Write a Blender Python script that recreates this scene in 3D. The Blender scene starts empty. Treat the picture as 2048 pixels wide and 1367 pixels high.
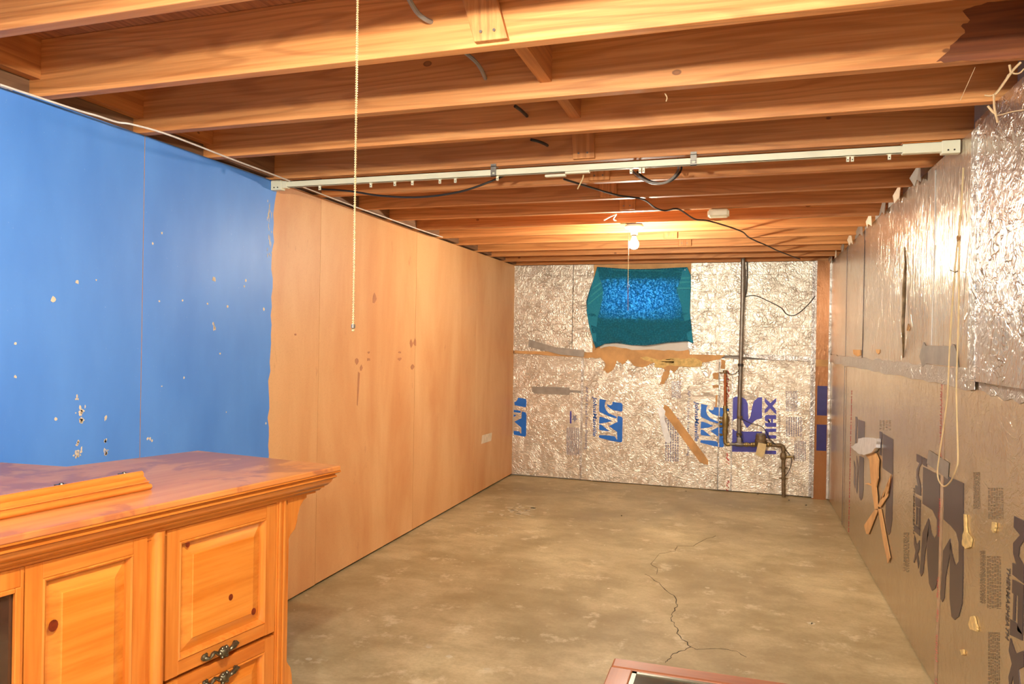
import bpy, bmesh, math, random
from mathutils import Vector, Matrix
from mathutils.geometry import tessellate_polygon
random.seed(7)
R = math.radians
SC = bpy.context.scene
COL = SC.collection

# ------------------------------------------------------------------ camera, world, lights, exposure
F = 1448.12; YAW = .305812; PITCH = -.00126892; ROLL = .0169346; HC = 1.348408
XL = -2.177228; XR = .758607; YB = 6.957745; YN = -3.4; HJ = 2.108519; JH = .184
fw = Vector((-math.sin(YAW) * math.cos(PITCH), math.cos(YAW) * math.cos(PITCH), math.sin(PITCH)))
r0 = Vector((math.cos(YAW), math.sin(YAW), 0)); u0 = r0.cross(fw)
rt = r0 * math.cos(ROLL) + u0 * math.sin(ROLL); up = -r0 * math.sin(ROLL) + u0 * math.cos(ROLL)
EYE = Vector((0, 0, HC))
cd = bpy.data.cameras.new('camera'); cam = bpy.data.objects.new('camera', cd); COL.objects.link(cam)
m = Matrix((rt, up, -fw)).transposed().to_4x4(); m.translation = EYE; cam.matrix_world = m
cd.sensor_fit = 'HORIZONTAL'; cd.sensor_width = 36; cd.lens = F / 2048 * 36; cd.clip_start = .02; cd.clip_end = 200
SC.camera = cam
vs = SC.view_settings
vs.view_transform = 'Standard'; vs.look = 'None'; vs.gamma = 1; vs.use_curve_mapping = False
vs.exposure = 1.25
world = bpy.data.worlds.new('world'); SC.world = world; world.use_nodes = True
wb = world.node_tree.nodes['Background']; wb.inputs[0].default_value = (.55, .78, 1, 1); wb.inputs[1].default_value = 9.0

WARM = (1, .84, .62)
LAMP_NEAR = (-.46, .74, 1.955); LAMP_FAR = (-.662, 4.66, 1.985)
FILL_REAR = (-1.3, -1.9, 1.955)
BULB_AREA = .0085   # square metres of glowing glass
POWER = {'near': 46, 'far': 34, 'rear': 78, 'side': 46}   # watts radiated by each bulb; rear and side are added fill

# ------------------------------------------------------------------ view ray -> point on a real plane of the room
def ray(px, py):
    return fw + rt * ((px - 1024) / F) - up * ((py - 683.5) / F)
def hit(px, py, ax, val):
    d = ray(px, py); t = (val - EYE[ax]) / d[ax]; return EYE + d * t
def BW(px, py, off=0): return hit(px, py, 1, YB - off)
def RW(px, py, off=0): return hit(px, py, 0, XR - off)
def LW(px, py, off=0): return hit(px, py, 0, XL + off)
def FL(px, py, z=0): return hit(px, py, 2, z)
def YP(px, py, y): return hit(px, py, 1, y)

# ------------------------------------------------------------------ object helpers
def link(o, parent=None):
    COL.objects.link(o)
    if parent: o.parent = parent
    return o
def tag(o, label=None, cat=None, group=None, kind=None):
    if label: o['label'] = label
    if cat: o['category'] = cat
    if group: o['group'] = group
    if kind: o['kind'] = kind
    return o
def empty(name, loc, label=None, cat=None, group=None, rz=0):
    o = bpy.data.objects.new(name, None); o.location = loc; o.rotation_euler = (0, 0, rz); o.empty_display_size = .1
    COL.objects.link(o); return tag(o, label, cat, group)
class MB:
    """collects shapes; build() links them as one mesh object (world coords unless given an origin)"""
    def __init__(s): s.v = []; s.f = []
    def add(s, v, f):
        n = len(s.v); s.v += [Vector(a) for a in v]; s.f += [[i + n for i in g] for g in f]; return s
    def box(s, a, b, mat=None):
        x0, y0, z0 = a; x1, y1, z1 = b
        v = [(x0, y0, z0), (x1, y0, z0), (x1, y1, z0), (x0, y1, z0), (x0, y0, z1), (x1, y0, z1), (x1, y1, z1), (x0, y1, z1)]
        if mat: v = [mat @ Vector(q) for q in v]
        return s.add(v, [(0, 3, 2, 1), (4, 5, 6, 7), (0, 1, 5, 4), (1, 2, 6, 5), (2, 3, 7, 6), (3, 0, 4, 7)])
    def tube(s, pts, r, seg=8, cap=True):
        pts = [Vector(p) for p in pts]; n = len(pts); rr = r if isinstance(r, (list, tuple)) else [r] * n
        v = []; f = []; prev = None
        for i, p in enumerate(pts):
            t = (pts[min(i + 1, n - 1)] - pts[max(i - 1, 0)]).normalized()
            if prev is None:
                a = t.cross(Vector((0, 0, 1)));
                if a.length < .05: a = t.cross(Vector((1, 0, 0)))
                a.normalize()
            else:
                a = prev - t * prev.dot(t); a.normalize()
            prev = a; b = t.cross(a)
            for k in range(seg):
                w = 2 * math.pi * k / seg; v.append(p + (a * math.cos(w) + b * math.sin(w)) * rr[i])
        for i in range(n - 1):
            for k in range(seg):
                k2 = (k + 1) % seg; f.append((i * seg + k, i * seg + k2, (i + 1) * seg + k2, (i + 1) * seg + k))
        if cap: f.append(tuple(range(seg - 1, -1, -1))); f.append(tuple((n - 1) * seg + k for k in range(seg)))
        return s.add(v, f)
    def lathe(s, prof, seg=20, mat=None):
        """prof: (radius, z) list"""
        v = []; f = []
        for (r, z) in prof:
            for k in range(seg):
                w = 2 * math.pi * k / seg; q = Vector((max(r, 1e-5) * math.cos(w), max(r, 1e-5) * math.sin(w), z)); v.append(mat @ q if mat else q)
        for i in range(len(prof) - 1):
            for k in range(seg):
                k2 = (k + 1) % seg; f.append((i * seg + k, i * seg + k2, (i + 1) * seg + k2, (i + 1) * seg + k))
        f.append(tuple(range(seg - 1, -1, -1))); f.append(tuple((len(prof) - 1) * seg + k for k in range(seg)))
        return s.add(v, f)
    def slab(s, pts, d):
        """polygon (3d pts) thickened along vector d"""
        pts = [Vector(p) for p in pts]; d = Vector(d); n = len(pts)
        tr = tessellate_polygon([pts]); v = pts + [p + d for p in pts]; f = []
        for t in tr: f.append(tuple(t)); f.append(tuple(i + n for i in reversed(t)))
        for i in range(n): f.append((i, (i + 1) % n, (i + 1) % n + n, i + n))
        return s.add(v, f)
    def build(s, name, mat, parent=None, smooth=False, origin=None, bevel=0, local=False):
        me = bpy.data.meshes.new(name); o0 = Vector(origin) if origin else Vector((0, 0, 0))
        inv = Vector((0, 0, 0))
        me.from_pydata([tuple(q - o0) for q in s.v], [], s.f); me.validate()
        bm = bmesh.new(); bm.from_mesh(me); bmesh.ops.recalc_face_normals(bm, faces=bm.faces)
        if smooth:
            for q in bm.faces: q.smooth = True
            for e in bm.edges:
                if len(e.link_faces) == 2 and e.calc_face_angle(0) > R(40): e.smooth = False
        bm.to_mesh(me); bm.free()
        me.materials.append(mat); o = bpy.data.objects.new(name, me); COL.objects.link(o)
        o.location = o0
        if parent:
            o.parent = parent
            if not local: o.matrix_parent_inverse = mat_of(parent).inverted()
        if bevel:
            b = o.modifiers.new('bevel', 'BEVEL'); b.width = bevel; b.segments = 2; b.limit_method = 'ANGLE'; b.angle_limit = R(40)
        return o
def mat_of(o):
    M_ = Matrix.LocRotScale(o.location, o.rotation_euler, Vector((1, 1, 1)))
    if o.parent: M_ = mat_of(o.parent) @ o.matrix_parent_inverse @ M_
    return M_
def catmull(pts, n=6):
    pts = [Vector(p) for p in pts]; out = []
    for i in range(len(pts) - 1):
        p0 = pts[max(i - 1, 0)]; p1 = pts[i]; p2 = pts[i + 1]; p3 = pts[min(i + 2, len(pts) - 1)]
        for k in range(n):
            t = k / n
            out.append(.5 * ((2 * p1) + (p2 - p0) * t + (2 * p0 - 5 * p1 + 4 * p2 - p3) * t * t + (3 * p1 - p0 - 3 * p2 + p3) * t ** 3))
    out.append(pts[-1]); return out

# ------------------------------------------------------------------ materials
class N:
    def __init__(s, name):
        s.m = bpy.data.materials.new(name); s.m.use_nodes = True; s.t = s.m.node_tree; s.b = s.t.nodes['Principled BSDF']
        s.out = s.t.nodes['Material Output']; s.co = s.node('ShaderNodeTexCoord').outputs['Object']
    def node(s, typ, **kw):
        n = s.t.nodes.new(typ)
        for k, v in kw.items(): setattr(n, k, v)
        return n
    def lk(s, a, b): s.t.links.new(a, b)
    def mapping(s, scale=(1, 1, 1), rot=(0, 0, 0), rnd=False, co=None):
        n = s.node('ShaderNodeMapping'); n.inputs['Scale'].default_value = scale; n.inputs['Rotation'].default_value = rot
        s.lk(co or s.co, n.inputs['Vector'])
        if rnd:
            oi = s.node('ShaderNodeObjectInfo'); mu = s.math('MULTIPLY', oi.outputs['Random'], 37.0)
            c = s.node('ShaderNodeCombineXYZ'); [s.lk(mu, c.inputs[i]) for i in range(3)]; s.lk(c.outputs[0], n.inputs['Location'])
        return n.outputs[0]
    def noise(s, vec, scale, detail=4, rough=.55, dist=0, out='Fac'):
        n = s.node('ShaderNodeTexNoise'); n.inputs['Scale'].default_value = scale; n.inputs['Detail'].default_value = detail
        n.inputs['Roughness'].default_value = rough; n.inputs['Distortion'].default_value = dist; s.lk(vec, n.inputs['Vector']); return n.outputs[out]
    def ramp(s, fac, stops):
        n = s.node('ShaderNodeValToRGB'); e = n.color_ramp.elements
        while len(e) < len(stops): e.new(.5)
        for q, (p, c) in zip(e, stops): q.position = p; q.color = (c, c, c, 1) if isinstance(c, (int, float)) else (*c, 1)
        s.lk(fac, n.inputs[0]); return n.outputs[0]
    def math(s, op, a, b=0.0):
        n = s.node('ShaderNodeMath', operation=op)
        for i, q in enumerate((a, b)):
            if isinstance(q, (int, float)): n.inputs[i].default_value = q
            else: s.lk(q, n.inputs[i])
        return n.outputs[0]
    def mix(s, fac, a, b, mode='MIX'):
        n = s.node('ShaderNodeMix', data_type='RGBA', blend_type=mode)
        for i, q in ((0, fac), (6, a), (7, b)):
            if isinstance(q, (int, float)): n.inputs[i].default_value = q
            elif isinstance(q, tuple): n.inputs[i].default_value = (*q, 1)
            else: s.lk(q, n.inputs[i])
        return n.outputs[2]
    def bump(s, h, strength, dist=.01, normal=None):
        n = s.node('ShaderNodeBump'); n.inputs['Strength'].default_value = strength; n.inputs['Distance'].default_value = dist
        s.lk(h, n.inputs['Height'])
        if normal: s.lk(normal, n.inputs['Normal'])
        s.lk(n.outputs[0], s.b.inputs['Normal']); return n.outputs[0]
    def set(s, color=None, rough=.5, metal=0, **kw):
        if color is not None:
            if isinstance(color, tuple): s.b.inputs['Base Color'].default_value = (*color, 1)
            else: s.lk(color, s.b.inputs['Base Color'])
        if isinstance(rough, (int, float)): s.b.inputs['Roughness'].default_value = rough
        else: s.lk(rough, s.b.inputs['Roughness'])
        s.b.inputs['Metallic'].default_value = metal
        for k, v in kw.items(): s.b.inputs[k].default_value = v
        return s.m
def hexc(h):
    c = [int(h[i:i + 2], 16) / 255 for i in (0, 2, 4)]
    return tuple(q / 12.92 if q <= .04045 else ((q + .055) / 1.055) ** 2.4 for q in c)
def plain(name, color, rough=.5, metal=0, var=.08, scale=30, bump=0, **kw):
    n = N(name); f = n.noise(n.mapping(), scale)
    c2 = tuple(max(0, q * (1 - 2.5 * var)) for q in color)
    n.set(n.mix(n.ramp(f, [(.35, 0), (.7, 1)]), color, c2), rough, metal, **kw)
    if bump: n.bump(f, bump, .003)
    return n.m
def lumber(name, c_light, c_dark, c_streak, axis=0, rough=.62, ring=9, knots=True):
    """sawn softwood, grain running along the given axis"""
    n = N(name); sc = [30, 30, 30]; sc[axis] = .55
    v = n.mapping(tuple(sc), rnd=True); streak = n.noise(v, 2.2, 5, .62, .1)
    sf = [120, 120, 120]; sf[axis] = 1.6
    fine = n.noise(n.mapping(tuple(sf), rnd=True), 1.5, 3, .6)
    sc2 = [7, 7, 7]; sc2[axis] = .5
    bend = n.noise(n.mapping(tuple(sc2), rnd=True), .9, 2, .5)
    rings = n.math('SINE', n.math('MULTIPLY', bend, 95.0))
    base = n.mix(n.ramp(streak, [(.3, 0), (.72, 1)]), c_light, c_dark)
    base = n.mix(n.math('MULTIPLY', n.ramp(rings, [(.25, 0), (.95, 1)]), .34), base, c_streak)
    blot = n.noise(n.mapping((1, 1, 1), rnd=True), 1.4, 3)
    base = n.mix(n.math('MULTIPLY', n.ramp(blot, [(.45, 0), (.75, 1)]), .35), base, c_dark)
    base = n.mix(n.math('MULTIPLY', n.ramp(fine, [(.5, 0), (.75, 1)]), .3), base, c_streak)
    if knots:
        sk = [3.2, 3.2, 3.2]; sk[axis] = 1.9
        vo = n.node('ShaderNodeTexVoronoi'); vo.inputs['Scale'].default_value = 1.7; n.lk(n.mapping(tuple(sk), rnd=True), vo.inputs['Vector'])
        k = n.ramp(vo.outputs['Distance'], [(.0, .7), (.03, .75), (.045, 1), (.055, 0)])
        base = n.mix(n.math('MULTIPLY', k, .8), base, hexc('5a2c12'))
    oi = n.node('ShaderNodeObjectInfo'); hv = n.node('ShaderNodeHueSaturation'); n.lk(base, hv.inputs['Color'])
    n.lk(n.math('ADD', n.math('MULTIPLY', oi.outputs['Random'], .26), .87), hv.inputs['Value'])
    n.set(hv.outputs[0], rough); n.bump(n.math('ADD', streak, n.math('MULTIPLY', rings, .12)), .4, .002)
    return n.m
def foil(name, tint, rough, wr=1.0, metal=.85, streak=False, fine=1.0, grid=True, strength=.55):
    """foil facing over foam board: creased metal film with the scrim's fine grid"""
    n = N(name); co = n.mapping((1, 1, 1), rnd=True)
    warp = n.noise(n.mapping((2.2, 2.2, 2.2), rnd=True), 2.5, 3, .5, out='Color')
    ad = n.node('ShaderNodeVectorMath', operation='MULTIPLY_ADD'); n.lk(warp, ad.inputs[0]); wp_ = .04 if streak else .34; ad.inputs[1].default_value = (wp_, wp_, wp_); n.lk(co, ad.inputs[2])
    a = n.node('ShaderNodeTexNoise'); a.noise_type = 'RIDGED_MULTIFRACTAL' if hasattr(a, 'noise_type') else a.noise_type
    mp = n.node('ShaderNodeMapping'); n.lk(ad.outputs[0], mp.inputs['Vector'])
    mp.inputs['Scale'].default_value = (12, 12, .8) if streak else ((8, 8, 4) if wr > .95 else (4, 4, 12))
    a.inputs['Scale'].default_value = 1.7; a.inputs['Detail'].default_value = 3; n.lk(mp.outputs[0], a.inputs['Vector'])
    b = n.noise(mp.outputs[0], 6.5, 3, .6)
    vo = n.node('ShaderNodeTexVoronoi', feature='DISTANCE_TO_EDGE'); vo.inputs['Scale'].default_value = 4.0
    mp2 = n.node('ShaderNodeMapping'); n.lk(ad.outputs[0], mp2.inputs['Vector']); mp2.inputs['Scale'].default_value = (6, 6, 1.0) if streak else (3, 3, 6)
    n.lk(mp2.outputs[0], vo.inputs['Vector'])
    crease = n.math('MULTIPLY', n.ramp(vo.outputs['Distance'], [(0, 1), (.035, 0)]), n.ramp(n.noise(co, 5, 2), [(.48, 0), (.6, 1)]))
    b2 = n.node('ShaderNodeTexNoise'); b2.noise_type = 'RIDGED_MULTIFRACTAL'; b2.inputs['Scale'].default_value = 4.5; b2.inputs['Detail'].default_value = 4; b2.inputs['Distortion'].default_value = .0 if streak else .7; n.lk(mp.outputs[0], b2.inputs['Vector'])
    h = n.math('ADD', n.math('MULTIPLY', a.outputs['Fac'], .4 * wr), n.math('MULTIPLY', b, .6 * fine))
    h = n.math('ADD', h, n.math('MULTIPLY', b2.outputs['Fac'], .36 * fine))
    h = n.math('ADD', h, n.math('MULTIPLY', crease, .35 * wr))
    dirt = n.noise(co, 1.6, 4)
    col = n.mix(n.math('MULTIPLY', n.ramp(dirt, [(.4, 0), (.75, 1)]), .28), tint, tuple(q * .62 for q in tint))
    if grid:
        sx = n.node('ShaderNodeSeparateXYZ'); n.lk(n.co, sx.inputs[0])
        g = None
        for o_, k_ in ((sx.outputs[0], 7.7), (sx.outputs[1], 7.7), (sx.outputs[2], 6.3)):
            fr = n.math('FRACT', n.math('MULTIPLY', o_, k_)); q = n.ramp(fr, [(0, 1), (.012, 1), (.022, 0)])
            g = q if g is None else n.math('MAXIMUM', g, q)
        h = n.math('ADD', h, n.math('MULTIPLY', g, .10))
        col = n.mix(n.math('MULTIPLY', g, .15), col, tuple(q * .5 for q in tint))
    if streak:
        sv = n.noise(n.mapping((20, 20, .35), rnd=True), 1.6, 4, .7); col = n.mix(n.math('MULTIPLY', n.ramp(sv, [(.5, 0), (.72, 1)]), .45), col, tuple(q * .52 for q in tint))
    rg = n.math('ADD', n.math('MULTIPLY', dirt, .12), rough - .06)
    n.set(col, rg, metal); n.bump(h, strength, .012)
    return n.m

M = {}
M['joist'] = lumber('joist_wood', hexc('d99a5c'), hexc('b87238'), hexc('8a4c20'), 0)
M['block'] = lumber('block_wood', hexc('d8924f'), hexc('b36a32'), hexc('8a4a22'), 1)
M['bridge'] = lumber('bridging_wood', hexc('dc9a58'), hexc('bd7638'), hexc('8a4a22'), 2)
M['dark_plate'] = lumber('dark_plate_wood', hexc('9a7250'), hexc('735038'), hexc('4a3020'), 1)
M['subfloor'] = lumber('subfloor_wood', hexc('b97c4a'), hexc('8f5730'), hexc('6a3c1e'), 1)
M['foil_back'] = foil('foil_back', hexc('e4d8c4'), .28, .8, .64, fine=1.15, strength=.75)
M['foil_back_up'] = foil('foil_back_upper', hexc('dcd2c0'), .33, 1.0, .66, fine=1.15, strength=.78)
M['foil_right'] = foil('foil_right', hexc('d9c5a6'), .25, .2, .8, fine=.55, strength=.5)
M['foil_streak'] = foil('foil_streak', hexc('dccfbc'), .25, .6, .82, streak=True, fine=1.0, grid=False, strength=.9)
M['foil_crumple'] = foil('foil_crumple', hexc('cac0b8'), .26, 1.2, .92, fine=.6, grid=False, strength=.85)
M['foil_tape'] = foil('foil_tape', hexc('c2bcb4'), .3, 1.2, .85, fine=1.4, grid=False)
M['kraft'] = plain('kraft_paper', hexc('d4a268'), .85, var=.12, scale=9, bump=.3)
M['foam'] = plain('yellow_foam', hexc('e2c07a'), .95, var=.14, scale=40, bump=.8)
M['duct'] = plain('duct_tape', hexc('a0978a'), .42, .35, var=.1, scale=14, bump=.3)
M['mortar'] = plain('masonry', hexc('a9a297'), .9, scale=8, bump=.4)
M['print_blue'] = plain('print_blue', hexc('1f6fd0'), .35, .1, var=.06, scale=6)
M['print_navy'] = plain('print_navy', hexc('4a47a6'), .35, .15, var=.06, scale=6)
M['deep_navy'] = plain('deep_navy_print', hexc('2a2466'), .35, .1)
M['print_dark'] = plain('print_grey_violet', hexc('4e4044'), .3, .25, var=.08, scale=6)
M['print_grey'] = plain('print_grey', hexc('8f8a9a'), .5, .2)
M['print_red'] = plain('print_red', hexc('b8403c'), .6)
M['steel'] = plain('galvanised_steel', hexc('8b8378'), .42, .7, scale=20)
M['rust'] = plain('old_iron', hexc('8c7656'), .55, .5, var=.2, scale=30, bump=.4)
M['brass'] = plain('aged_brass', hexc('a08a58'), .4, .7, var=.15, scale=30)
M['copper'] = plain('copper', hexc('b0683c'), .35, .8, scale=14)
M['black'] = plain('black_sheath', hexc('2a2826'), .45)
M['greywire'] = plain('grey_sheath', hexc('8d8880'), .5)
M['white_wire'] = plain('white_sheath', hexc('e6ddd0'), .45)
M['rail'] = plain('cream_enamel', hexc('ddd8ba'), .35, scale=6, var=.03)
M['chain'] = plain('nickel_beads', hexc('e4dcb0'), .28, .55, var=.03)
M['porcelain'] = plain('porcelain', hexc('f3ece0'), .2, var=.02)
M['string'] = plain('cotton_string', hexc('d8bd8a'), .85)
M['web'] = plain('dusty_web', hexc('b99a72'), .95)
M['plastic'] = plain('yellowed_plastic', hexc('e2d8b6'), .4, var=.04)
M['antique'] = plain('antique_metal', hexc('6b6450'), .33, .9, var=.22, scale=60, bump=.2)
M['dark_inlay'] = plain('dark_green_inlay', hexc('6a6248'), .35, .3)
M['paper'] = plain('tag_paper', hexc('d8c08c'), .85)
M['silver'] = plain('crumpled_foil', hexc('e6e4e0'), .35, .4, bump=.5, scale=24)
M['chip'] = plain('chipped_paint', hexc('e8d5b8'), .85)
M['whitewall'] = plain('white_paint', hexc('d8d2c6'), .8, scale=3)
M['crack'] = plain('floor_crack', hexc('4a4230'), .95)
M['dark'] = plain('dark_gap', hexc('2a1e16'), .9)
M['pale_mark'] = plain('pale_mark', hexc('cbbd9c'), .8)

def panel_board():
    """hardboard: tan and mottled"""
    n = N('hardboard'); v = n.mapping((1, 1, .28), rnd=True); b = n.noise(v, 2.2, 5, .6, .3)
    c = n.mix(n.ramp(b, [(.38, 0), (.68, 1)]), hexc('e2ae76'), hexc('d09058'))
    s_ = n.noise(n.mapping((1, 1, 1)), 160, 2); c = n.mix(n.math('MULTIPLY', n.ramp(s_, [(.5, 0), (.8, 1)]), .25), c, hexc('b57a48'))
    st = n.noise(n.mapping((3, 3, 1.1), rnd=True), 3.6, 4, .7); c = n.mix(n.math('MULTIPLY', n.ramp(st, [(.66, 0), (.74, 1)]), .35), c, hexc('a8683c'))
    n.set(c, .5); n.bump(s_, .15, .001); return n.m
M['hardboard'] = panel_board()
def blue_board():
    n = N('blue_gloss_paint'); v = n.mapping((1, 1, .4)); b = n.noise(v, 3, 4)
    c = n.mix(n.ramp(b, [(.35, 0), (.7, 1)]), hexc('5893e2'), hexc('4782d4'))
    s_ = n.noise(n.mapping(), 140, 2); c = n.mix(n.math('MULTIPLY', n.ramp(s_, [(.72, 0), (.8, 1)]), .4), c, hexc('bfcfe8'))
    scf = n.noise(n.mapping((2, 2, 1)), 3.2, 4, .6)
    n.set(c, n.ramp(scf, [(.2, .42), (.9, .5)])); n.bump(n.noise(v, 22, 3), .12, .004); return n.m
M['blue'] = blue_board()
def concrete():
    n = N('concrete_floor'); a = n.noise(n.mapping((1, 1, 1)), 1.3, 6, .6, .0)
    c = n.mix(n.ramp(a, [(.3, 0), (.5, .5), (.72, 1)]), hexc('948058'), hexc('d8c69a'))
    b = n.noise(n.mapping((1, 1.1, 1), (0, 0, .5)), 2.3, 6, .62, .15); c = n.mix(n.math('MULTIPLY', n.ramp(b, [(.46, 0), (.66, 1)]), .6), c, hexc('96845a'))
    h_ = n.noise(n.mapping((.8, 1.3, 1)), 4.6, 6, .72, .3); c = n.mix(n.math('MULTIPLY', n.ramp(h_, [(.42, 0), (.62, 1)]), .42), c, hexc('8d7a52'))
    d = n.noise(n.mapping((1, 1, 1)), 5.5, 5, .7); c = n.mix(n.math('MULTIPLY', n.ramp(d, [(.58, 0), (.66, 1)]), .5), c, hexc('e0d2ae'))
    e = n.noise(n.mapping((1, 1, 1)), 60, 3, .7); c = n.mix(n.math('MULTIPLY', n.ramp(e, [(.4, 0), (.75, 1)]), .25), c, hexc('7c6c4a'))
    g = n.noise(n.mapping((1, 1, 1)), 17, 2, .5); c = n.mix(n.math('MULTIPLY', n.ramp(g, [(.76, 0), (.79, 1)]), .7), c, hexc('efe6cc'))
    n.set(c, n.ramp(a, [(.3, .42), (.7, .6)])); n.bump(n.math('ADD', e, n.math('MULTIPLY', a, 2)), .18, .004); return n.m
M['concrete'] = concrete()
def pine(name, axis, rough=.24, c1='d08236', c2='b8621e', c3='904412', coat=.35):
    n = N(name); sc = [9, 9, 9]; sc[axis] = .7
    s_ = n.noise(n.mapping(tuple(sc), rnd=True), 2.4, 5, .55, .4)
    c = n.mix(n.ramp(s_, [(.3, 0), (.7, 1)]), hexc(c1), hexc(c2))
    sf = [70, 70, 70]; sf[axis] = 2.5
    f = n.noise(n.mapping(tuple(sf), rnd=True), 1.6, 3); c = n.mix(n.math('MULTIPLY', n.ramp(f, [(.45, 0), (.75, 1)]), .28), c, hexc(c3))
    bl = n.noise(n.mapping((1, 1, 1)), 4.2, 3); c = n.mix(n.math('MULTIPLY', n.ramp(bl, [(.5, 0), (.75, 1)]), .3), c, hexc(c2))
    n.set(c, rough, **{'Coat Weight': coat, 'Coat Roughness': .12}); n.bump(f, .06, .001); return n.m
M['pine_h'] = pine('pine_rail', 1); M['pine_v'] = pine('pine_stile', 2); M['pine_x'] = pine('pine_across', 0)
def pine_top():
    n = N('pine_top'); s_ = n.noise(n.mapping((9, .8, 9)), 2.2, 5, .55, .4)
    c = n.mix(n.ramp(s_, [(.3, 0), (.7, 1)]), hexc('d48e4c'), hexc('bd6f36'))
    b = n.noise(n.mapping((1, 1, 1)), 3.3, 5, .6, .6); c = n.mix(n.math('MULTIPLY', n.ramp(b, [(.5, 0), (.55, 1)]), .6), c, hexc('8e4e3a'))
    n.set(c, .34, **{'Coat Weight': .2, 'Coat Roughness': .12}); return n.m
M['pine_top'] = pine_top()
M['cherry'] = pine('cherry_frame', 0, .5, 'a9683e', '8a5030', '5e3018', .15)
M['cherry_y'] = pine('cherry_frame_side', 1, .5, 'a9683e', '8a5030', '5e3018', .15)
def mapped_wood(): pass
n = N('table_glass'); n.set((.05, .06, .045), .06, 0, **{'Coat Weight': 1.0, 'Coat Roughness': .03}); M['dark_glass'] = n.m
n = N('window_glass'); n.set((.9, .95, 1), .03, 0, **{'Transmission Weight': 1.0, 'IOR': 1.3}); M['glass'] = n.m
n = N('cabinet_glass'); n.set((.045, .02, .012), .05, 0, **{'Coat Weight': 1.0, 'Coat Roughness': .02}); M['cab_glass'] = n.m
for k_, c_ in (('near', (1, .97, .86)), ('far', (1, .93, .78)), ('rear', (1, .98, .88)), ('side', (1, .98, .88))):
    n = N('glowing_bulb_' + k_); n.set((1, 1, 1), .3, 0); n.b.inputs['Emission Color'].default_value = (*c_, 1); n.b.inputs['Emission Strength'].default_value = POWER[k_] / (math.pi * BULB_AREA); M['bulb_' + k_] = n.m
n = N('frosted_bulb_neck'); n.set((.95, .93, .88), .3, 0); n.b.inputs['Emission Color'].default_value = (1, .95, .85, 1); n.b.inputs['Emission Strength'].default_value = 3; M['bulb_neck'] = n.m
def towel_mat(name='teal_terry', folded=False):
    n = N(name); t = n.noise(n.mapping(), 90, 3, .7); c = n.mix(n.ramp(t, [(.3, 0), (.7, 1)]), hexc('12708a'), hexc('1f8aa4'))
    n.set(c, .95, **{'Sheen Weight': .4}); n.bump(t, .5, .004)
    if not folded:
        tr = n.node('ShaderNodeBsdfTranslucent'); s2 = n.noise(n.mapping(), 75, 2, .6)
        n.lk(n.mix(n.ramp(s2, [(.45, 0), (.62, 1)]), (.0, .09, .30), (.35, .8, 1.0)), tr.inputs[0])
        mx = n.node('ShaderNodeMixShader'); mx.inputs[0].default_value = .45
        n.lk(n.b.outputs[0], mx.inputs[1]); n.lk(tr.outputs[0], mx.inputs[2]); n.lk(mx.outputs[0], n.out.inputs[0])
    return n.m
M['towel'] = towel_mat(); M['towel_fold'] = towel_mat('teal_terry_folded', True)
M['towel_band'] = plain('teal_woven_band', hexc('2f97a8'), .8, scale=60, bump=.4)

# ------------------------------------------------------------------ setting: floor
fl = MB().box((XL - .3, YN - .3, -.12), (XR + .35, YB + .3, 0)).build('floor', M['concrete']); tag(fl, kind='structure')
def ribbon(pts, w, parent, name, mat, nrm=(0, 0, 1), jit=0, h=.0015):
    """thin raised strip following pts"""
    pts = [Vector(p) for p in pts]; mb = MB(); nrm = Vector(nrm); L_ = []; R_ = []
    for i, p in enumerate(pts):
        t = (pts[min(i + 1, len(pts) - 1)] - pts[max(i - 1, 0)]).normalized(); s = t.cross(nrm).normalized()
        ww = w[i] if isinstance(w, list) else w
        ww *= 1 + random.uniform(-jit, jit); L_.append(p + s * ww / 2); R_.append(p - s * ww / 2)
    k = len(pts); v = L_ + R_ + [q + nrm * h for q in L_] + [q + nrm * h for q in R_]; f = []
    for i in range(k - 1):
        f += [(i, i + 1, k + i + 1, k + i), (2 * k + i, 3 * k + i, 3 * k + i + 1, 2 * k + i + 1), (i, 2 * k + i, 2 * k + i + 1, i + 1), (k + i, k + i + 1, 3 * k + i + 1, 3 * k + i)]
    f += [(0, k, 3 * k, 2 * k), (k - 1, 3 * k - 1, 4 * k - 1, 2 * k - 1)]
    mb.add(v, f); return mb.build(name, mat, parent)
def jag(px, n=4, amp=3):
    out = []
    for (a, b) in zip(px, px[1:]):
        for i in range(n): t = i / n; out.append((a[0] + (b[0] - a[0]) * t + random.uniform(-amp, amp) * (i > 0), a[1] + (b[1] - a[1]) * t + random.uniform(-amp, amp) * .5 * (i > 0)))
    return out + [px[-1]]
c5 = lambda x, y: (1100 + x / 2.927, 900 + y / 2.927)
main = [c5(*q) for q in [(556, 725), (640, 775), (692, 830), (740, 875), (745, 915), (712, 960), (710, 1000), (745, 1040), (742, 1070), (790, 1115), (825, 1150)]]
ribbon([FL(*q) for q in jag(main, 4, 3)], .0036, fl, 'crack', M['crack'], jit=.6, h=.0008)
ribbon([FL(*q) for q in jag([c5(*q) for q in [(825, 1150), (790, 1170), (720, 1190), (700, 1220), (676, 1243)]], 4, 2)], .003, fl, 'crack', M['crack'], jit=.5, h=.0008)
ribbon([FL(*q) for q in jag([c5(*q) for q in [(825, 1150), (860, 1166), (940, 1160), (1020, 1163), (1090, 1175), (1150, 1210)]], 4, 1.6)], .0022, fl, 'crack', M['crack'], jit=.6, h=.0008)
ribbon([FL(*q) for q in jag([c5(*q) for q in [(970, 500), (900, 525), (840, 560), (745, 560), (735, 590), (640, 605), (590, 665), (630, 690), (625, 725)]], 3, 2.0)], .0022, fl, 'crack', M['crack'], jit=.6, h=.0008)
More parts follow.
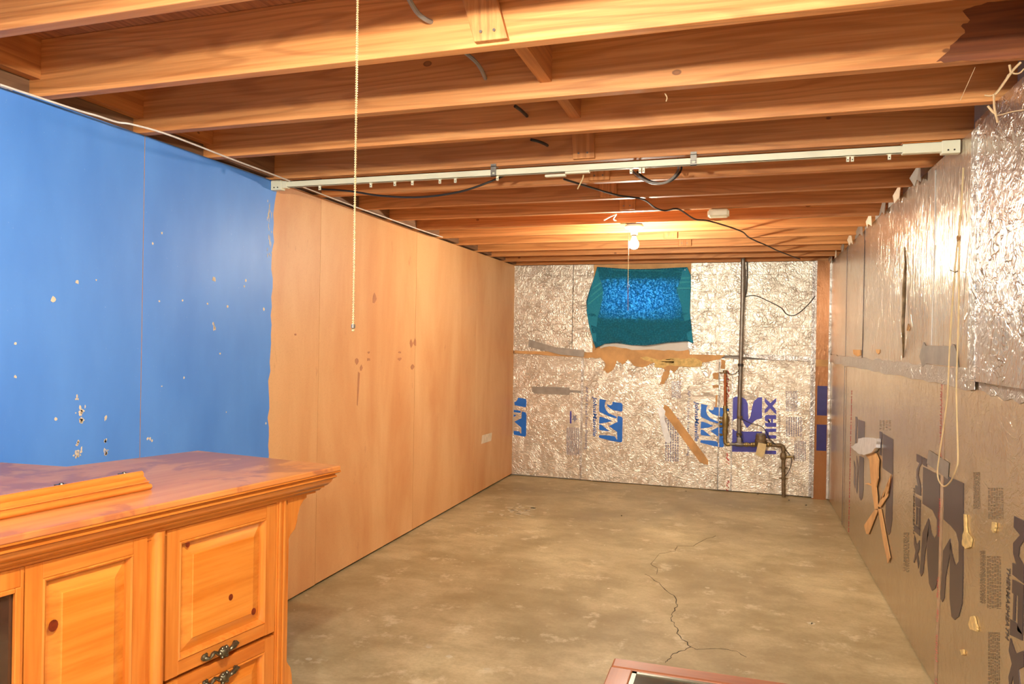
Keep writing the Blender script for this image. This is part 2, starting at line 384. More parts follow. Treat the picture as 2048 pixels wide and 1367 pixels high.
def blob(c, rx, ry, mb, n=9, nrm='z', h=.001):
    pts = []
    for i in range(n):
        w = 2 * math.pi * i / n; k = random.uniform(.65, 1.2)
        if nrm == 'z': pts.append(c + Vector((rx * k * math.cos(w), ry * k * math.sin(w), 0)))
        elif nrm == 'x': pts.append(c + Vector((0, rx * k * math.cos(w), ry * k * math.sin(w))))
        else: pts.append(c + Vector((rx * k * math.cos(w), 0, ry * k * math.sin(w))))
    d = {'z': (0, 0, h), 'x': (h, 0, 0), 'y': (0, -h, 0)}[nrm]; mb.slab(pts, d)
mb = MB(); c4 = lambda x, y: (500 + x / 2.927, 900 + y / 2.927)
ctr = FL(*c4(1425, 470))
for i in range(17):
    w = i / 17 * 2 * math.pi; blob(ctr + Vector((.13 * math.cos(w), .13 * math.sin(w), .0)), .013, .012, mb, 6)
for i in range(34): blob(FL(*c4(random.gauss(1580, 70), random.gauss(352, 14))), random.uniform(.008, .04), random.uniform(.01, .03), mb, 7)
for i in range(26): blob(FL(*c4(random.uniform(900, 1700), random.uniform(560, 760))), .006, .005, mb, 5)
for q in [(1165, 1205), (345, 1222), (1050, 1150), (1390, 1280)]: blob(FL(*c4(*q)), .018, .014, mb, 7)
for q in [(1455, 742), (1480, 735), (1520, 1010), (1540, 1015), (1715, 585), (1705, 725), (920, 805)]: blob(FL(*c5(*q)), .014, .014, mb, 7)
tag(mb.build('paint_specks', M['pale_mark'], fl), kind='stuff')

# ------------------------------------------------------------------ left wall: masonry core, hardboard panels, blue paint on the near ones
wl = MB().box((XL - .25, YN - .25, 0), (XL - .03, YB + .25, HJ + JH)).build('wall_left', M['dark_plate']); tag(wl, kind='structure')
joints = [YN, -2.66, -1.45, -.235, .985, 2.207, 3.424, 4.641, 5.862, YB]
BLUE_END = 3.006
rnd = random.Random(3)
for a, b in zip(joints, joints[1:]):
    zt = HJ - .002
    if b <= 2.3:
        MB().box((XL - .012, a + .0015, .012), (XL, b - .0015, zt)).build('hardboard_panel', M['blue'], wl)
    elif a < BLUE_END:
        MB().box((XL - .012, a + .0015, .012), (XL, b - .0015, zt)).build('hardboard_panel', M['hardboard'], wl)
        # the coat of blue paint stops in an uneven brushed edge on this sheet
        ed = []
        z = .012
        while z < zt: ed.append(Vector((XL, BLUE_END + rnd.uniform(-.009, .009) - .012 * math.sin(z * 1.7) + (.03 * max(0, z - 1.98) / .12 if z > 1.98 else 0), z))); z += .045
        ed.append(Vector((XL, BLUE_END - .02, zt)))
        mb = MB(); base = []
        for i in range(len(ed) - 1):
            q = [Vector((XL, a + .0015, ed[i].z)), ed[i], ed[i + 1], Vector((XL, a + .0015, ed[i + 1].z))]
            mb.slab(q, (.0012, 0, 0))
        p_ = mb.build('blue_paint_coat', M['blue'], wl); tag(p_, 'blue paint ending in an uneven vertical edge')
    else:
        MB().box((XL - .012, a + .0015, .012 + rnd.uniform(0, .004)), (XL, b - .0015, zt)).build('hardboard_panel', M['hardboard'], wl)
# chips in the blue paint
mb = MB(); c6 = lambda x, y: (x / 1.753, 150 + y / 1.753)
for (x, y, s_) in [(270, 725, 4), (187, 786, 6), (337, 718, 2), (750, 716, 6), (640, 790, 3), (558, 792, 3), (727, 801, 3), (798, 810, 4), (925, 820, 5), (771, 976, 3), (645, 1060, 3), (54, 941, 3), (54, 1057, 3), (195, 1206, 4), (862, 720, 4), (856, 740, 3), (567, 553, 3), (535, 590, 3), (932, 1220, 3), (793, 1181, 2), (567, 1090, 2)]:
    d = s_ * .0016; blob(LW(*c6(x, y), .0013), d, d * 1.1, mb, 7, 'x')
for (cx_, cy_, w_, h_, k) in [(287, 1185, 12, 20, 14), (287, 1210, 10, 12, 10), (272, 1290, 8, 10, 6), (270, 1330, 14, 20, 14), (371, 1320, 7, 14, 10), (371, 1281, 5, 6, 4), (368, 1200, 6, 8, 3), (750, 885, 5, 16, 12), (750, 716, 5, 8, 5), (272, 1132, 6, 6, 3), (525, 1272, 8, 8, 4)]:
    for i in range(k): blob(LW(*c6(rnd.gauss(cx_, w_ * .5), rnd.gauss(cy_, h_ * .5)), .0013), rnd.uniform(.002, .006), rnd.uniform(.002, .009), mb, 6, 'x')
for i in range(26):
    y = rnd.gauss(945, 5); z = rnd.uniform(440, 640); blob(LW(*c6(y, z), .0013), .002, rnd.uniform(.004, .02), mb, 5, 'x')
tag(mb.build('paint_chips', M['chip'], wl), kind='stuff')
# marks and patches on the tan sheets
c7 = lambda x, y: (540 + x / 2.204, 380 + y / 2.204)
mk = plain('brown_stain', hexc('b87a50'), .6); mb = MB()
for (x, y, w_, h_) in [(435, 715, 7, 5), (435, 746, 8, 7), (571, 714, 7, 5), (571, 744, 8, 8), (622, 675, 8, 18), (639, 672, 7, 18), (628, 778, 8, 16), (382, 755, 9, 14), (403, 783, 6, 14), (460, 478, 9, 24), (112, 636, 5, 6)]:
    a = LW(*c7(x - w_, y), .001).y; b = LW(*c7(x + w_, y), .001).y; z0 = LW(*c7(x, y + h_), .001).z; z1 = LW(*c7(x, y - h_), .001).z
    blob(Vector((XL + .0005, (a + b) / 2, (z0 + z1) / 2)), abs(b - a) / 2, abs(z1 - z0) / 2, mb, 8, 'x', .0008)
mb.slab([LW(*c7(*q), .0005) for q in [(388, 800), (396, 806), (392, 870), (386, 950), (383, 945), (385, 880)]], (.0008, 0, 0))
tag(mb.build('stains', mk, wl), kind='stuff')
q = [LW(*c7(*k), .001) for k in [(935, 1080), (978, 1068), (974, 1104), (950, 1112), (931, 1118)]]
tag(MB().slab(q, (.002, 0, 0)).build('paper_patch', M['chip'], wl), 'torn white paper patch near the far end of the tan panels')

# ------------------------------------------------------------------ back wall with a small high window behind the towel
wx0, wx1, wz0, wz1 = -1.30, -.54, 1.60, 1.945
wbk = MB()
wbk.box((XL - .25, YB + .03, 0), (wx0, YB + .25, HJ + JH)).box((wx1, YB + .03, 0), (XR + .3, YB + .25, HJ + JH))
wbk.box((wx0, YB + .03, 0), (wx1, YB + .25, wz0)).box((wx0, YB + .03, wz1), (wx1, YB + .25, HJ + JH))
wb_ = wbk.build('wall_back', M['mortar']); tag(wb_, kind='structure')
win = MB(); t = .03
win.box((wx0, YB + .10, wz0), (wx0 + t, YB + .15, wz1)).box((wx1 - t, YB + .10, wz0), (wx1, YB + .15, wz1)).box((wx0 + t, YB + .10, wz0), (wx1 - t, YB + .15, wz0 + t)).box((wx0 + t, YB + .10, wz1 - t), (wx1 - t, YB + .15, wz1))
wn = win.build('window_1', M['whitewall']); tag(wn, kind='structure')
MB().box((wx0 + t, YB + .12, wz0 + t), (wx1 - t, YB + .124, wz1 - t)).build('pane', M['glass'], wn)

def bpanel(px0, py0, px1, py1, mat, proud=0, thick=.03, name='foam_board', parent=None):
    """rectangular board on the back wall: edges from its corners"""
    a = BW(px0, py0, proud); b = BW(px1, py1, proud)
    return MB().box((min(a.x, b.x), YB - proud, min(a.z, b.z)), (max(a.x, b.x), YB - proud + thick, max(a.z, b.z))).build(name, mat, parent or wb_, origin=((a.x + b.x) / 2, YB, (a.z + b.z) / 2))
def brect(x0, z0, x1, z1, mat, proud=0, thick=.03, name='foam_board'):
    return MB().box((x0, YB - proud, z0), (x1, YB - proud + thick, z1)).build(name, mat, wb_, origin=((x0 + x1) / 2, YB, (z0 + z1) / 2))
ZS = 1.222
g = .002
up1 = brect(XL, ZS + .03, -1.578, HJ - .005, M['foil_back_up'], .012, .042)
brect(-1.572, ZS + .03, -1.372, HJ - .005, M['foil_back_up'], .012, .042)
# bare wood and paper round the window, behind the towel
MB().box((-1.372, YB, wz1), (-.452, YB + .03, HJ - .004)).build('window_board', M['kraft'], wb_)
MB().box((-1.372, YB, ZS + .06), (wx0, YB + .03, wz1)).build('window_board', M['kraft'], wb_)
MB().box((wx1, YB, ZS + .06), (-.452, YB + .03, wz1)).build('window_board', M['whitewall'], wb_)
MB().box((wx0, YB, ZS + .06), (wx1, YB + .03, wz0)).build('window_board', M['whitewall'], wb_)
brect(-.452, ZS + .03, .0, HJ - .005, M['foil_back_up'], .012, .042)
up4 = brect(.003, ZS + .015, .622, HJ - .005, M['foil_back_up'], .016, .046)
XA = -1.465; XB_ = -.185; XC = -.06
low1 = brect(XL, .012, XA - g, ZS, M['foil_back'])
low2 = brect(XA + g, .008, XB_ - g, ZS, M['foil_back'])
low3 = brect(XB_ + g, .012, XC - g, ZS, M['foil_back'], .002, .032)
low4 = brect(XC + g, .01, .622, ZS - .005, M['foil_back'], .006, .036)
MB().box((XL, YB + .012, ZS - .004), (-.452, YB + .03, ZS + .06)).build('seam_board', M['kraft'], wb_)

def prints(polys, conv, plane, off, name, mat, parent, d=.0012, label=None):
    mb = MB()
    for pl in polys:
        q = [plane(*conv(*k), off) for k in pl]
        dd = (0, -d, 0) if plane is BW else ((-d, 0, 0) if plane is RW else (d, 0, 0))
        mb.slab(q, dd)
    o = mb.build(name, mat, parent); tag(o, label); return o
def rough_poly(pl, amp=3, n=3, seed=1):
    r_ = random.Random(seed); out = []
    for a, b in zip(pl, pl[1:] + pl[:1]):
        for i in range(n):
            t = i / n; out.append((a[0] + (b[0] - a[0]) * t + (r_.uniform(-amp, amp) if i else 0), a[1] + (b[1] - a[1]) * t + (r_.uniform(-amp, amp) if i else 0)))
    return out
c5a = lambda x, y: (1000 + x / 2.734, 500 + y / 2.734)
c6b = lambda x, y: (1320 + x / 2.63, 500 + y / 2.63)
c5b = lambda x, y: (1020 + x / 8.04, 760 + y / 8.04)
c2b = lambda x, y: (1400 + x / 4.408, 700 + y / 4.408)
# torn kraft facing along the seam
prints([rough_poly([(80, 530), (130, 525), (200, 545), (330, 556), (470, 560), (500, 535), (520, 545), (600, 525), (640, 530), (720, 545), (860, 545), (957, 548), (957, 640), (900, 655), (870, 622), (840, 615), (780, 640), (735, 632), (700, 598), (670, 625), (640, 600), (620, 650), (590, 672), (562, 655), (577, 620), (550, 587), (480, 590), (400, 582), (280, 577), (80, 562)], 4, 3)], c5a, BW, .006, 'torn_facing', M['kraft'], wb_, .004, 'torn tan paper facing along the seam under the towel')
prints([rough_poly([(75, 532), (150, 522), (160, 552), (205, 520), (220, 550), (350, 532), (345, 552), (310, 575), (225, 590), (215, 612), (100, 612), (75, 645), (55, 625), (50, 650), (20, 705), (-2, 706), (20, 640), (70, 600)], 3, 3, 5)], c6b, BW, .0075, 'torn_facing', M['kraft'], wb_, .004)
prints([rough_poly([(-28, 590), (60, 565), (110, 572), (180, 565), (225, 590), (218, 610), (120, 612), (60, 605), (20, 618), (-30, 612)], 4, 3, 9)], c6b, BW, .011, 'exposed_foam', M['foam'], wb_, .006, 'crumbly yellow foam showing through torn facing')
prints([rough_poly([(765, 588), (800, 580), (870, 600), (905, 595), (950, 590), (950, 620), (880, 628), (850, 612), (800, 604)], 4, 3, 11)], c5a, BW, .011, 'exposed_foam', M['foam'], wb_, .006)
prints([rough_poly(q, 3, 2, 4) for q in [[(322, 575), (345, 582), (342, 625), (318, 622)], [(276, 648), (310, 645), (306, 680), (280, 676)], [(276, 712), (308, 710), (308, 722), (276, 725)], [(292, 765), (303, 762), (298, 825), (288, 828)]]], c6b, BW, .004, 'torn_facing', M['kraft'], wb_, .003)
prints([[(22, 812), (45, 820), (255, 1105), (252, 1130), (210, 1115), (15, 850)]], c6b, BW, .002, 'torn_facing', M['kraft'], wb_, .002, 'long diagonal tan paper tear')
prints([rough_poly([(862, 870), (885, 846), (905, 880), (900, 930), (918, 980), (936, 1040), (925, 1055), (905, 1045), (885, 970), (872, 905)], 3, 2, 8)], c5a, BW, .008, 'foil_curl', M['silver'], wb_, .008, 'shiny curled strip of peeled foil')
prints([[(158, 487), (300, 530), (462, 547), (458, 585), (330, 570), (240, 548), (155, 527)]], c5a, BW, .018, 'duct_tape', M['duct'], wb_, .003, 'crumpled grey tape piece across the seam')
prints([[(175, 745), (380, 750), (383, 765), (452, 768), (452, 780), (383, 778), (378, 792), (185, 782), (175, 768)]], c5a, BW, .002, 'duct_tape', M['duct'], wb_, .001, 'flat grey tape strip on the lower board')
prints([rough_poly([(435, 545), (800, 560), (800, 582), (600, 578), (435, 560)], 3, 5)], c6b, BW, .03, 'foil_tape', M['foil_tape'], wb_, .002)
prints([[(148, 478), (160, 484), (205, 520), (180, 532), (146, 510)]], c6b, BW, .014, 'foil_tape', M['foil_tape'], wb_, .004)
# logos
J1 = [(1440, 300), (1545, 320), (1528, 360), (1523, 420), (1545, 480), (1590, 530), (1720, 588), (1705, 612), (1590, 580), (1445, 512), (1432, 480)]
J2 = [(1650, 345), (1790, 365), (1811, 390), (1808, 490), (1790, 505), (1690, 487), (1620, 460), (1570, 420), (1552, 372), (1580, 395), (1620, 402), (1645, 385)]
J3 = [(1440, 585), (1485, 590), (1640, 652), (1560, 678), (1440, 697), (1432, 685)]
J4 = [(1436, 710), (1475, 718), (1602, 820), (1445, 802), (1432, 782)]
J5 = [(1735, 572), (1797, 588), (1811, 615), (1805, 980), (1785, 998), (1640, 975), (1440, 925), (1427, 903), (1440, 880), (1600, 888), (1690, 902), (1715, 955), (1726, 950), (1722, 830), (1590, 735), (1728, 668), (1725, 610)]
JM = [J1, J2, J3, J4, J5]
prints(JM, c5b, BW, .0005, 'logo_print', M['print_blue'], low2)
prints([[(x + 203 * 8.04, y + 10 * 8.04) for x, y in q] for q in JM], c5b, BW, .0035, 'logo_print', M['print_blue'], low2)
prints([[(130, 280), (255, 300), (265, 330), (262, 420), (245, 435), (75, 400), (70, 350), (100, 340), (120, 310)], [(62, 475), (175, 490), (165, 525), (60, 510)], [(60, 550), (105, 560), (60, 590)], [(190, 500), (250, 515), (265, 550), (258, 890), (240, 908), (60, 872), (60, 810), (150, 820), (175, 860), (182, 850), (182, 760), (70, 665), (185, 610)]], c5b, BW, .0005, 'logo_print', M['print_blue'], low1)
RM = [[(280, 430), (310, 408), (355, 408), (400, 430), (422, 470), (424, 560), (428, 615), (445, 580), (460, 500), (475, 450), (510, 418), (548, 412), (546, 600), (500, 610), (450, 650), (415, 685), (390, 650), (375, 615), (340, 598), (300, 610), (278, 640)],
      [(278, 640), (283, 690), (310, 708), (345, 716), (546, 716), (546, 800), (275, 806)], [(275, 806), (546, 800), (548, 898), (275, 893)],
      [(570, 420), (620, 465), (672, 420), (672, 455), (640, 490), (672, 530), (672, 565), (618, 512), (572, 558), (570, 525), (600, 492), (570, 455)],
      [(572, 580), (590, 570), (672, 572), (672, 607), (645, 607), (645, 640), (672, 640), (672, 675), (590, 675), (572, 660), (572, 620), (625, 640), (625, 606), (600, 604), (600, 640), (572, 640)],
      [(575, 690), (672, 690), (672, 718), (606, 720), (606, 748), (672, 750), (672, 778), (575, 776)], [(572, 882), (672, 885), (672, 916), (572, 914)]]
prints(RM, c2b, BW, .0065, 'logo_print', M['print_navy'], low4)
def bar_print(rects, conv, plane, off, parent, mat=None, seed=2, rows=10, vertical=True):
    """blocks of print too fine to read: short dashes in columns"""
    r_ = random.Random(seed); mb = MB()
    for (x0, y0, x1, y1) in rects:
        for k in range(rows):
            x = x0 + (x1 - x0) * (k + .5) / rows; y = y0
            while y < y1 - 2:
                L_ = r_.uniform(4, 14); y2 = min(y + L_, y1)
                w_ = (x1 - x0) / rows * .28
                q = [plane(*conv(*k_), off) for k_ in [(x - w_, y), (x + w_, y), (x + w_, y2), (x - w_, y2)]]
                mb.slab(q, (0, -.0006, 0) if plane is BW else (-.0006, 0, 0)); y = y2 + r_.uniform(2, 5)
    return tag(mb.build('fine_print', mat or M['print_grey'], parent), kind='stuff')
bar_print([(905, 760, 1120, 1200)], c5b, BW, .0005, low1, rows=7, seed=3)
bar_print([(60, 690, 110, 780), (25, 880, 100, 1110)], c6b, BW, .0005, low2, seed=4, rows=6)
bar_print([(755, 360, 860, 540), (755, 590, 900, 760), (830, 800, 935, 980)], c2b, BW, .0065, low4, seed=5, rows=7)
prints([[(965, 495), (990, 498), (988, 695), (963, 690)]], c5b, BW, .0005, 'stamp_print', M['print_navy'], low1)
star = []
for i in range(10):
    w = i * math.pi / 5 + .3; rr = 52 if i % 2 == 0 else 24; star.append((1040 + rr * math.cos(w), 610 + rr * 1.4 * math.sin(w)))
prints([star], c5b, BW, .0005, 'star_print', M['print_grey'], low1)

def text_on(txt, p0, p1, height, nrm, mat, parent, bold=0, name='lettering', shear=0, d=.001):
    """lettering from p0 to p1 along the wall, cap height in metres"""
    cu = bpy.data.curves.new('lettering', 'FONT'); cu.body = txt; cu.size = 1; cu.offset = bold; cu.shear = shear; cu.resolution_u = 3
    o = bpy.data.objects.new('lettering_source', cu); COL.objects.link(o); bpy.context.view_layer.update()
    me = bpy.data.meshes.new_from_object(o.evaluated_get(bpy.context.evaluated_depsgraph_get()))
    bpy.data.objects.remove(o); bpy.data.curves.remove(cu)
    xs = [v.co.x for v in me.vertices]; x0, x1 = min(xs), max(xs); p0 = Vector(p0); p1 = Vector(p1); nrm = Vector(nrm)
    ex = (p1 - p0); ey = nrm.cross(ex.normalized()).normalized()
    me.name = name
    for v in me.vertices:
        a = (v.co.x - x0) / (x1 - x0); b = v.co.y / .7 * height; v.co = p0 + ex * a + ey * b + nrm * d
    me.materials.clear(); me.materials.append(mat)
    ob = bpy.data.objects.new(name, me); COL.objects.link(ob); ob.parent = parent; ob.matrix_parent_inverse = mat_of(parent).inverted()
    s_ = ob.modifiers.new('thick', 'SOLIDIFY'); s_.thickness = .0006; s_.offset = 0
    return ob
def tb(txt, a, b, h, mat, parent, off=.0, **kw): return text_on(txt, BW(*a, off), BW(*b, off), h, (0, -1, 0), mat, parent, **kw)
M['print_txt'] = plain('print_text_blue', hexc('2b62b4'), .4, .1)
M['print_txt2'] = plain('print_text_slate', hexc('5a628c'), .4, .1)
tb('JohnsManville', (1186.5, 792), (1186, 872), .036, M['print_txt'], low2, bold=.02, shear=.2)
tb('AP Foil Faced Foam Sheathing', (1171.5, 773), (1170, 898), .026, M['print_txt2'], low2)
tb('JohnsManville', (1390, 802), (1389.5, 882), .036, M['print_txt'], low2, bold=.02, shear=.2)
tb('AP Foil Faced Foam Sheathing', (1375, 780), (1374, 911), .026, M['print_txt2'], low2)
tb('THERMASHEATH', (1561, 873), (1561, 828), .018, M['print_dark'], low4, off=.006)
# red lettering on the tape between the boards
bpl = MB()
r_ = random.Random(5)
for (a, b) in [(740, 800), (905, 925), (960, 985), (830, 850)]:
    y = a
    while y < b:
        x = 1454 + r_.uniform(-3, 1); y2 = y + r_.uniform(2, 5)
        bpl.slab([BW(x, y, .003), BW(x + 3, y + 1, .003), BW(x + 4.5, y2, .003), BW(x + 2.6, y2 + .5, .003)], (0, -.0006, 0)); y += r_.uniform(2.5, 5)
tag(bpl.build('tape_print', M['print_red'], low3), kind='stuff')
for (x0, x1) in [(1437, 1439), (1462.5, 1465), (1161, 1165)]:
    a = BW(x0, 850).x; b = BW(x1, 850).x
    MB().box((a, YB - .0085, .012), (b, YB - .007 + .006, ZS - .02)).build('seam_tape', M['foil_tape'], wb_)
a, b = BW(1622, 700, .02).x, BW(1633, 700, .02).x
MB().box((a, YB - .02, .01), (b, YB, HJ - .005)).build('foil_tape', M['foil_tape'], wb_)

# boxed post in the far right corner
n_ = N('brown_film'); q = n_.noise(n_.mapping((3, 3, .7)), 3, 4); n_.set(n_.mix(q, hexc('b07a4c'), hexc('8f5c34')), .22, .45); n_.bump(n_.noise(n_.mapping((6, 6, 2)), 4, 3), .3, .01); M['film'] = n_.m
px0, px1 = .622, .745
post = MB().box((px0, YB - .055, 0), (px1, YB + .03, HJ - .004)).build('corner_casing', M['film'], wb_); tag(post, 'glossy brown film boxing in the corner')
for z0, z1 in ((.43, .66), (.74, 1.0)):
    MB().box((px0 + .03, YB - .0565, z0), (px1 - .012, YB - .055, z1)).build('printed_label', M['deep_navy'], post)
MB().box((px0, YB - .0565, ZS - .05), (px1, YB - .055, ZS + .01)).build('brown_tape', M['kraft'], post)
MB().box((px0 - .004, YB - .06, .01), (px0 + .012, YB - .05, HJ - .006)).build('foil_tape', M['foil_tape'], post)
MB().box((px1 - .008, YB - .06, .01), (px1 + .012, YB - .045, HJ - .006)).build('foil_tape', M['foil_tape'], post)

# ------------------------------------------------------------------ right wall
wr = MB().box((XR + .03, YN - .25, 0), (XR + .3, YB + .25, HJ + JH)).build('wall_right', M['mortar']); tag(wr, kind='structure')
def rboard(y0, y1, z0, z1, mat, proud=0, name='foam_board'):
    return MB().box((XR - proud, y0 + .002, z0), (XR + .03, y1 - .002, z1)).build(name, mat, wr, origin=(XR, (y0 + y1) / 2, (z0 + z1) / 2))
ZR = 1.238
rl = {}
for k, (a, b) in enumerate([(5.95, YB), (3.232, 5.95), (.8, 3.232), (-1.64, .8), (YN, -1.64)]): rl[k] = rboard(a, b, .006, ZR, M['foil_right'])
ru = {}
for k, (a, b, mt, pr) in enumerate([(5.93, YB, 'foil_streak', .004), (5.126, 5.93, 'foil_streak', .006), (3.95, 5.126, 'foil_streak', .008), (2.775, 3.95, 'foil_streak', .008), (1.54, 2.765, 'foil_crumple', .026), (.3, 1.54, 'foil_crumple', .026), (-.92, .3, 'foil_crumple', .026), (-2.14, -.92, 'foil_crumple', .026), (YN, -2.14, 'foil_crumple', .026)]):
    ru[k] = rboard(a, b, ZR + .004, HJ - .006, M[mt], pr)
# crinkled tape along the ledge between the rows
def rstrip(y0, y1, z0, z1, mat, proud, name, label=None, n=40, amp=.006, seed=1):
    r_ = random.Random(seed); mb = MB(); k = max(2, int((y1 - y0) / (abs(y1 - y0) / n)))
    top = [Vector((XR - proud, y0 + (y1 - y0) * i / k, z1 + r_.uniform(-amp, amp))) for i in range(k + 1)]
    bot = [Vector((XR - proud, y0 + (y1 - y0) * i / k, z0 + r_.uniform(-amp, amp))) for i in range(k + 1)]
    for i in range(k): mb.slab([bot[i], bot[i + 1], top[i + 1], top[i]], (-.0015, 0, 0))
    o = mb.build(name, mat, wr); tag(o, label); return o
rstrip(2.775, 6.9, ZR - .03, ZR + .04, M['foil_tape'], .009, 'seam_tape')
rstrip(.3, 2.76, ZR - .035, ZR + .004, M['foil_tape'], .001, 'seam_tape', amp=.01, seed=3)
for (y, w_) in [(5.128, .006), (5.93, .006), (5.95, .008)]:
    z0, z1 = (ZR, HJ - .01) if y != 5.95 else (.01, ZR - .03)
    MB().box((XR - .0095, y - w_, z0), (XR - .0078, y + w_, z1)).build('joint_line', M['print_dark'], wr)
MB().box((XR - .029, 2.765, ZR + .01), (XR - .002, 2.79, HJ - .03)).build('foil_tape', M['foil_tape'], wr)
MB().box((XR - .0285, 2.72, ZR + .01), (XR - .026, 2.766, HJ - .03)).build('foil_tape', M['foil_tape'], wr)
# top edge: loose facing curling over between the joists
r_ = random.Random(9)
for i in range(9):
    y = 3.55 + i * .405; mb = MB()
    pts = [(0, -.05), (.05, -.02), (.09, -.04), (.11, .01), (.06, .045), (.0, .05)]
    mb.slab([Vector((XR - .02 - r_.uniform(0, .02), y - .05 + a * 1.6, HJ + b * .9)) for a, b in pts], (-.003, 0, .0)); mb.build('loose_facing', M['chip'] if i % 2 else M['duct'], wr)
# silver vertical scratches
def rline(p, w_, mat, off, name):
    return ribbon([RW(*q, off) for q in p], w_, wr, name, mat, (-1, 0, 0), .3, .0012)
rline([(1871, 340), (1870, 450), (1868, 540), (1865, 620), (1863, 690)], .008, M['silver'], .009, 'bright_crease')
# curled tape at a gap
mb = MB(); cc = [RW(1809.5, 494, .012), RW(1811, 530, .02), RW(1809, 560, .03), RW(1808, 600, .022), RW(1806, 650, .03), RW(1807, 690, .018), RW(1806, 715, .01)]
cc = catmull(cc, 4); mb.tube(cc, [.002 + .007 * math.sin(math.pi * i / (len(cc) - 1)) for i in range(len(cc))], 7); o = mb.build('curled_tape', M['rust'], wr, smooth=True); tag(o, 'dark tape curling out of a vertical gap')
rline([(1730, 480), (1728, 600), (1724, 715)], .006, M['dark'], .010, 'joint_line')
# grey tape patches
c18 = lambda x, y: (1800 + x / 4.14, 470 + y / 4.14); c8 = lambda x, y: (1640 + x / 1.907, 650 + y / 1.907); c7b = lambda x, y: (1660 + x / 4.41, 820 + y / 4.41)
prints([[(200, 885), (215, 915), (430, 918), (440, 900), (455, 915), (472, 980), (488, 1100), (445, 1085), (220, 1062), (187, 1092), (163, 1000), (180, 940)]], c18, RW, .0095, 'duct_tape', M['duct'], wr, .002, 'grey tape patch with lifted corners')
prints([[(415, 475), (492, 525), (488, 587), (408, 527)]], c8, RW, .002, 'duct_tape', M['duct'], wr, .001, 'small grey tape square')
prints([rough_poly(q, 1.5, 3, 3) for q in [[(555, 720), (560, 722), (566, 790), (583, 815), (578, 845), (560, 852), (548, 838), (550, 800), (556, 780)], [(664, 750), (675, 752), (677, 770), (668, 792), (660, 780)], [(580, 1112), (592, 1108), (606, 1150), (604, 1168), (580, 1160), (572, 1140)], [(540, 1238), (552, 1236), (556, 1255), (545, 1258)]]], c8, RW, .001, 'exposed_foam', M['foam'], wr, .006)
prints([rough_poly([(697, 697), (720, 697), (722, 708), (697, 710)], 1, 2)], lambda x, y: (x + 6, y), RW, .009, 'torn_facing', M['kraft'], wr, .002)
prints([rough_poly(q, 1, 2, 6) for q in [[(212, 450), (280, 452), (282, 500), (250, 512), (215, 490)], [(420, 448), (458, 448), (455, 478), (440, 492), (425, 475)], [(700, 275), (715, 212), (732, 255), (722, 282)]]], lambda x, y: (1660 + x / 4.555, 600 + y / 4.555), RW, .009, 'torn_facing', M['kraft'], wr, .002)
# peeled facing with torn strips
prints([rough_poly([(213, 320), (275, 290), (282, 250), (350, 241), (447, 250), (445, 330), (405, 372), (330, 396), (292, 388), (242, 352)], 4, 3, 2)], c7b, RW, .004, 'foil_scrap', M['silver'], wr, .022, 'crumpled white and silver scrap of peeled foil')
prints([rough_poly([(325, 400), (352, 383), (412, 378), (437, 440), (432, 600), (414, 680), (426, 868), (402, 870), (380, 720), (365, 570), (355, 440)], 3, 2, 3)], c7b, RW, .006, 'torn_facing', M['kraft'], wr, .006, 'peeled tan strip hanging under the foil scrap')
prints([[(402, 872), (428, 880), (345, 1092), (325, 1090), (305, 1015)], [(430, 868), (455, 870), (536, 1300), (515, 1348), (470, 1130)], [(428, 845), (545, 567), (505, 655), (450, 790), (520, 735), (515, 760), (448, 858)], [(310, 648), (345, 640), (380, 662), (378, 672), (345, 655)]], c7b, RW, .004, 'torn_facing', M['kraft'], wr, .004)
# dark logo prints of the right wall boards
K8 = [[(394, 540), (457, 572), (457, 745), (447, 742), (430, 705), (392, 680)], [(447, 740), (457, 745), (452, 960), (440, 1003), (428, 1012), (417, 985), (410, 900), (408, 830), (416, 740), (425, 790), (437, 815), (446, 795)],
      [(392, 790), (414, 735), (418, 782), (402, 862), (394, 943), (386, 957), (381, 940)], [(474, 570), (548, 602), (546, 960), (543, 1060), (530, 1110), (514, 1123), (502, 1110), (495, 1040), (497, 820), (506, 880), (518, 917), (530, 900), (530, 830), (520, 790), (500, 765), (472, 740)],
      [(470, 860), (497, 812), (500, 850), (480, 960), (475, 1040), (467, 1055), (460, 1040)]]
prints(K8[:3], c8, RW, .0005, 'logo_print', M['print_dark'], rl[1]); prints(K8[3:], c8, RW, .0005, 'logo_print', M['print_dark'], rl[2])
prints([[(742, 727), (778, 745), (778, 820), (762, 845), (758, 880), (778, 915), (778, 985), (735, 950), (735, 905), (750, 912), (738, 870), (738, 830), (764, 800), (740, 770)],
        [(735, 968), (778, 990), (776, 1040), (733, 1020)], [(757, 1030), (776, 1040), (774, 1180), (754, 1165)], [(727, 1120), (774, 1150), (772, 1202), (725, 1180)], [(740, 1022), (748, 1026), (744, 1128), (736, 1122)],
        [(727, 1192), (748, 1252), (778, 1240), (778, 1300), (758, 1312), (768, 1400), (742, 1400), (738, 1335), (724, 1390), (720, 1340), (733, 1290), (721, 1240)]], c8, RW, .0005, 'logo_print', M['print_dark'], rl[2])
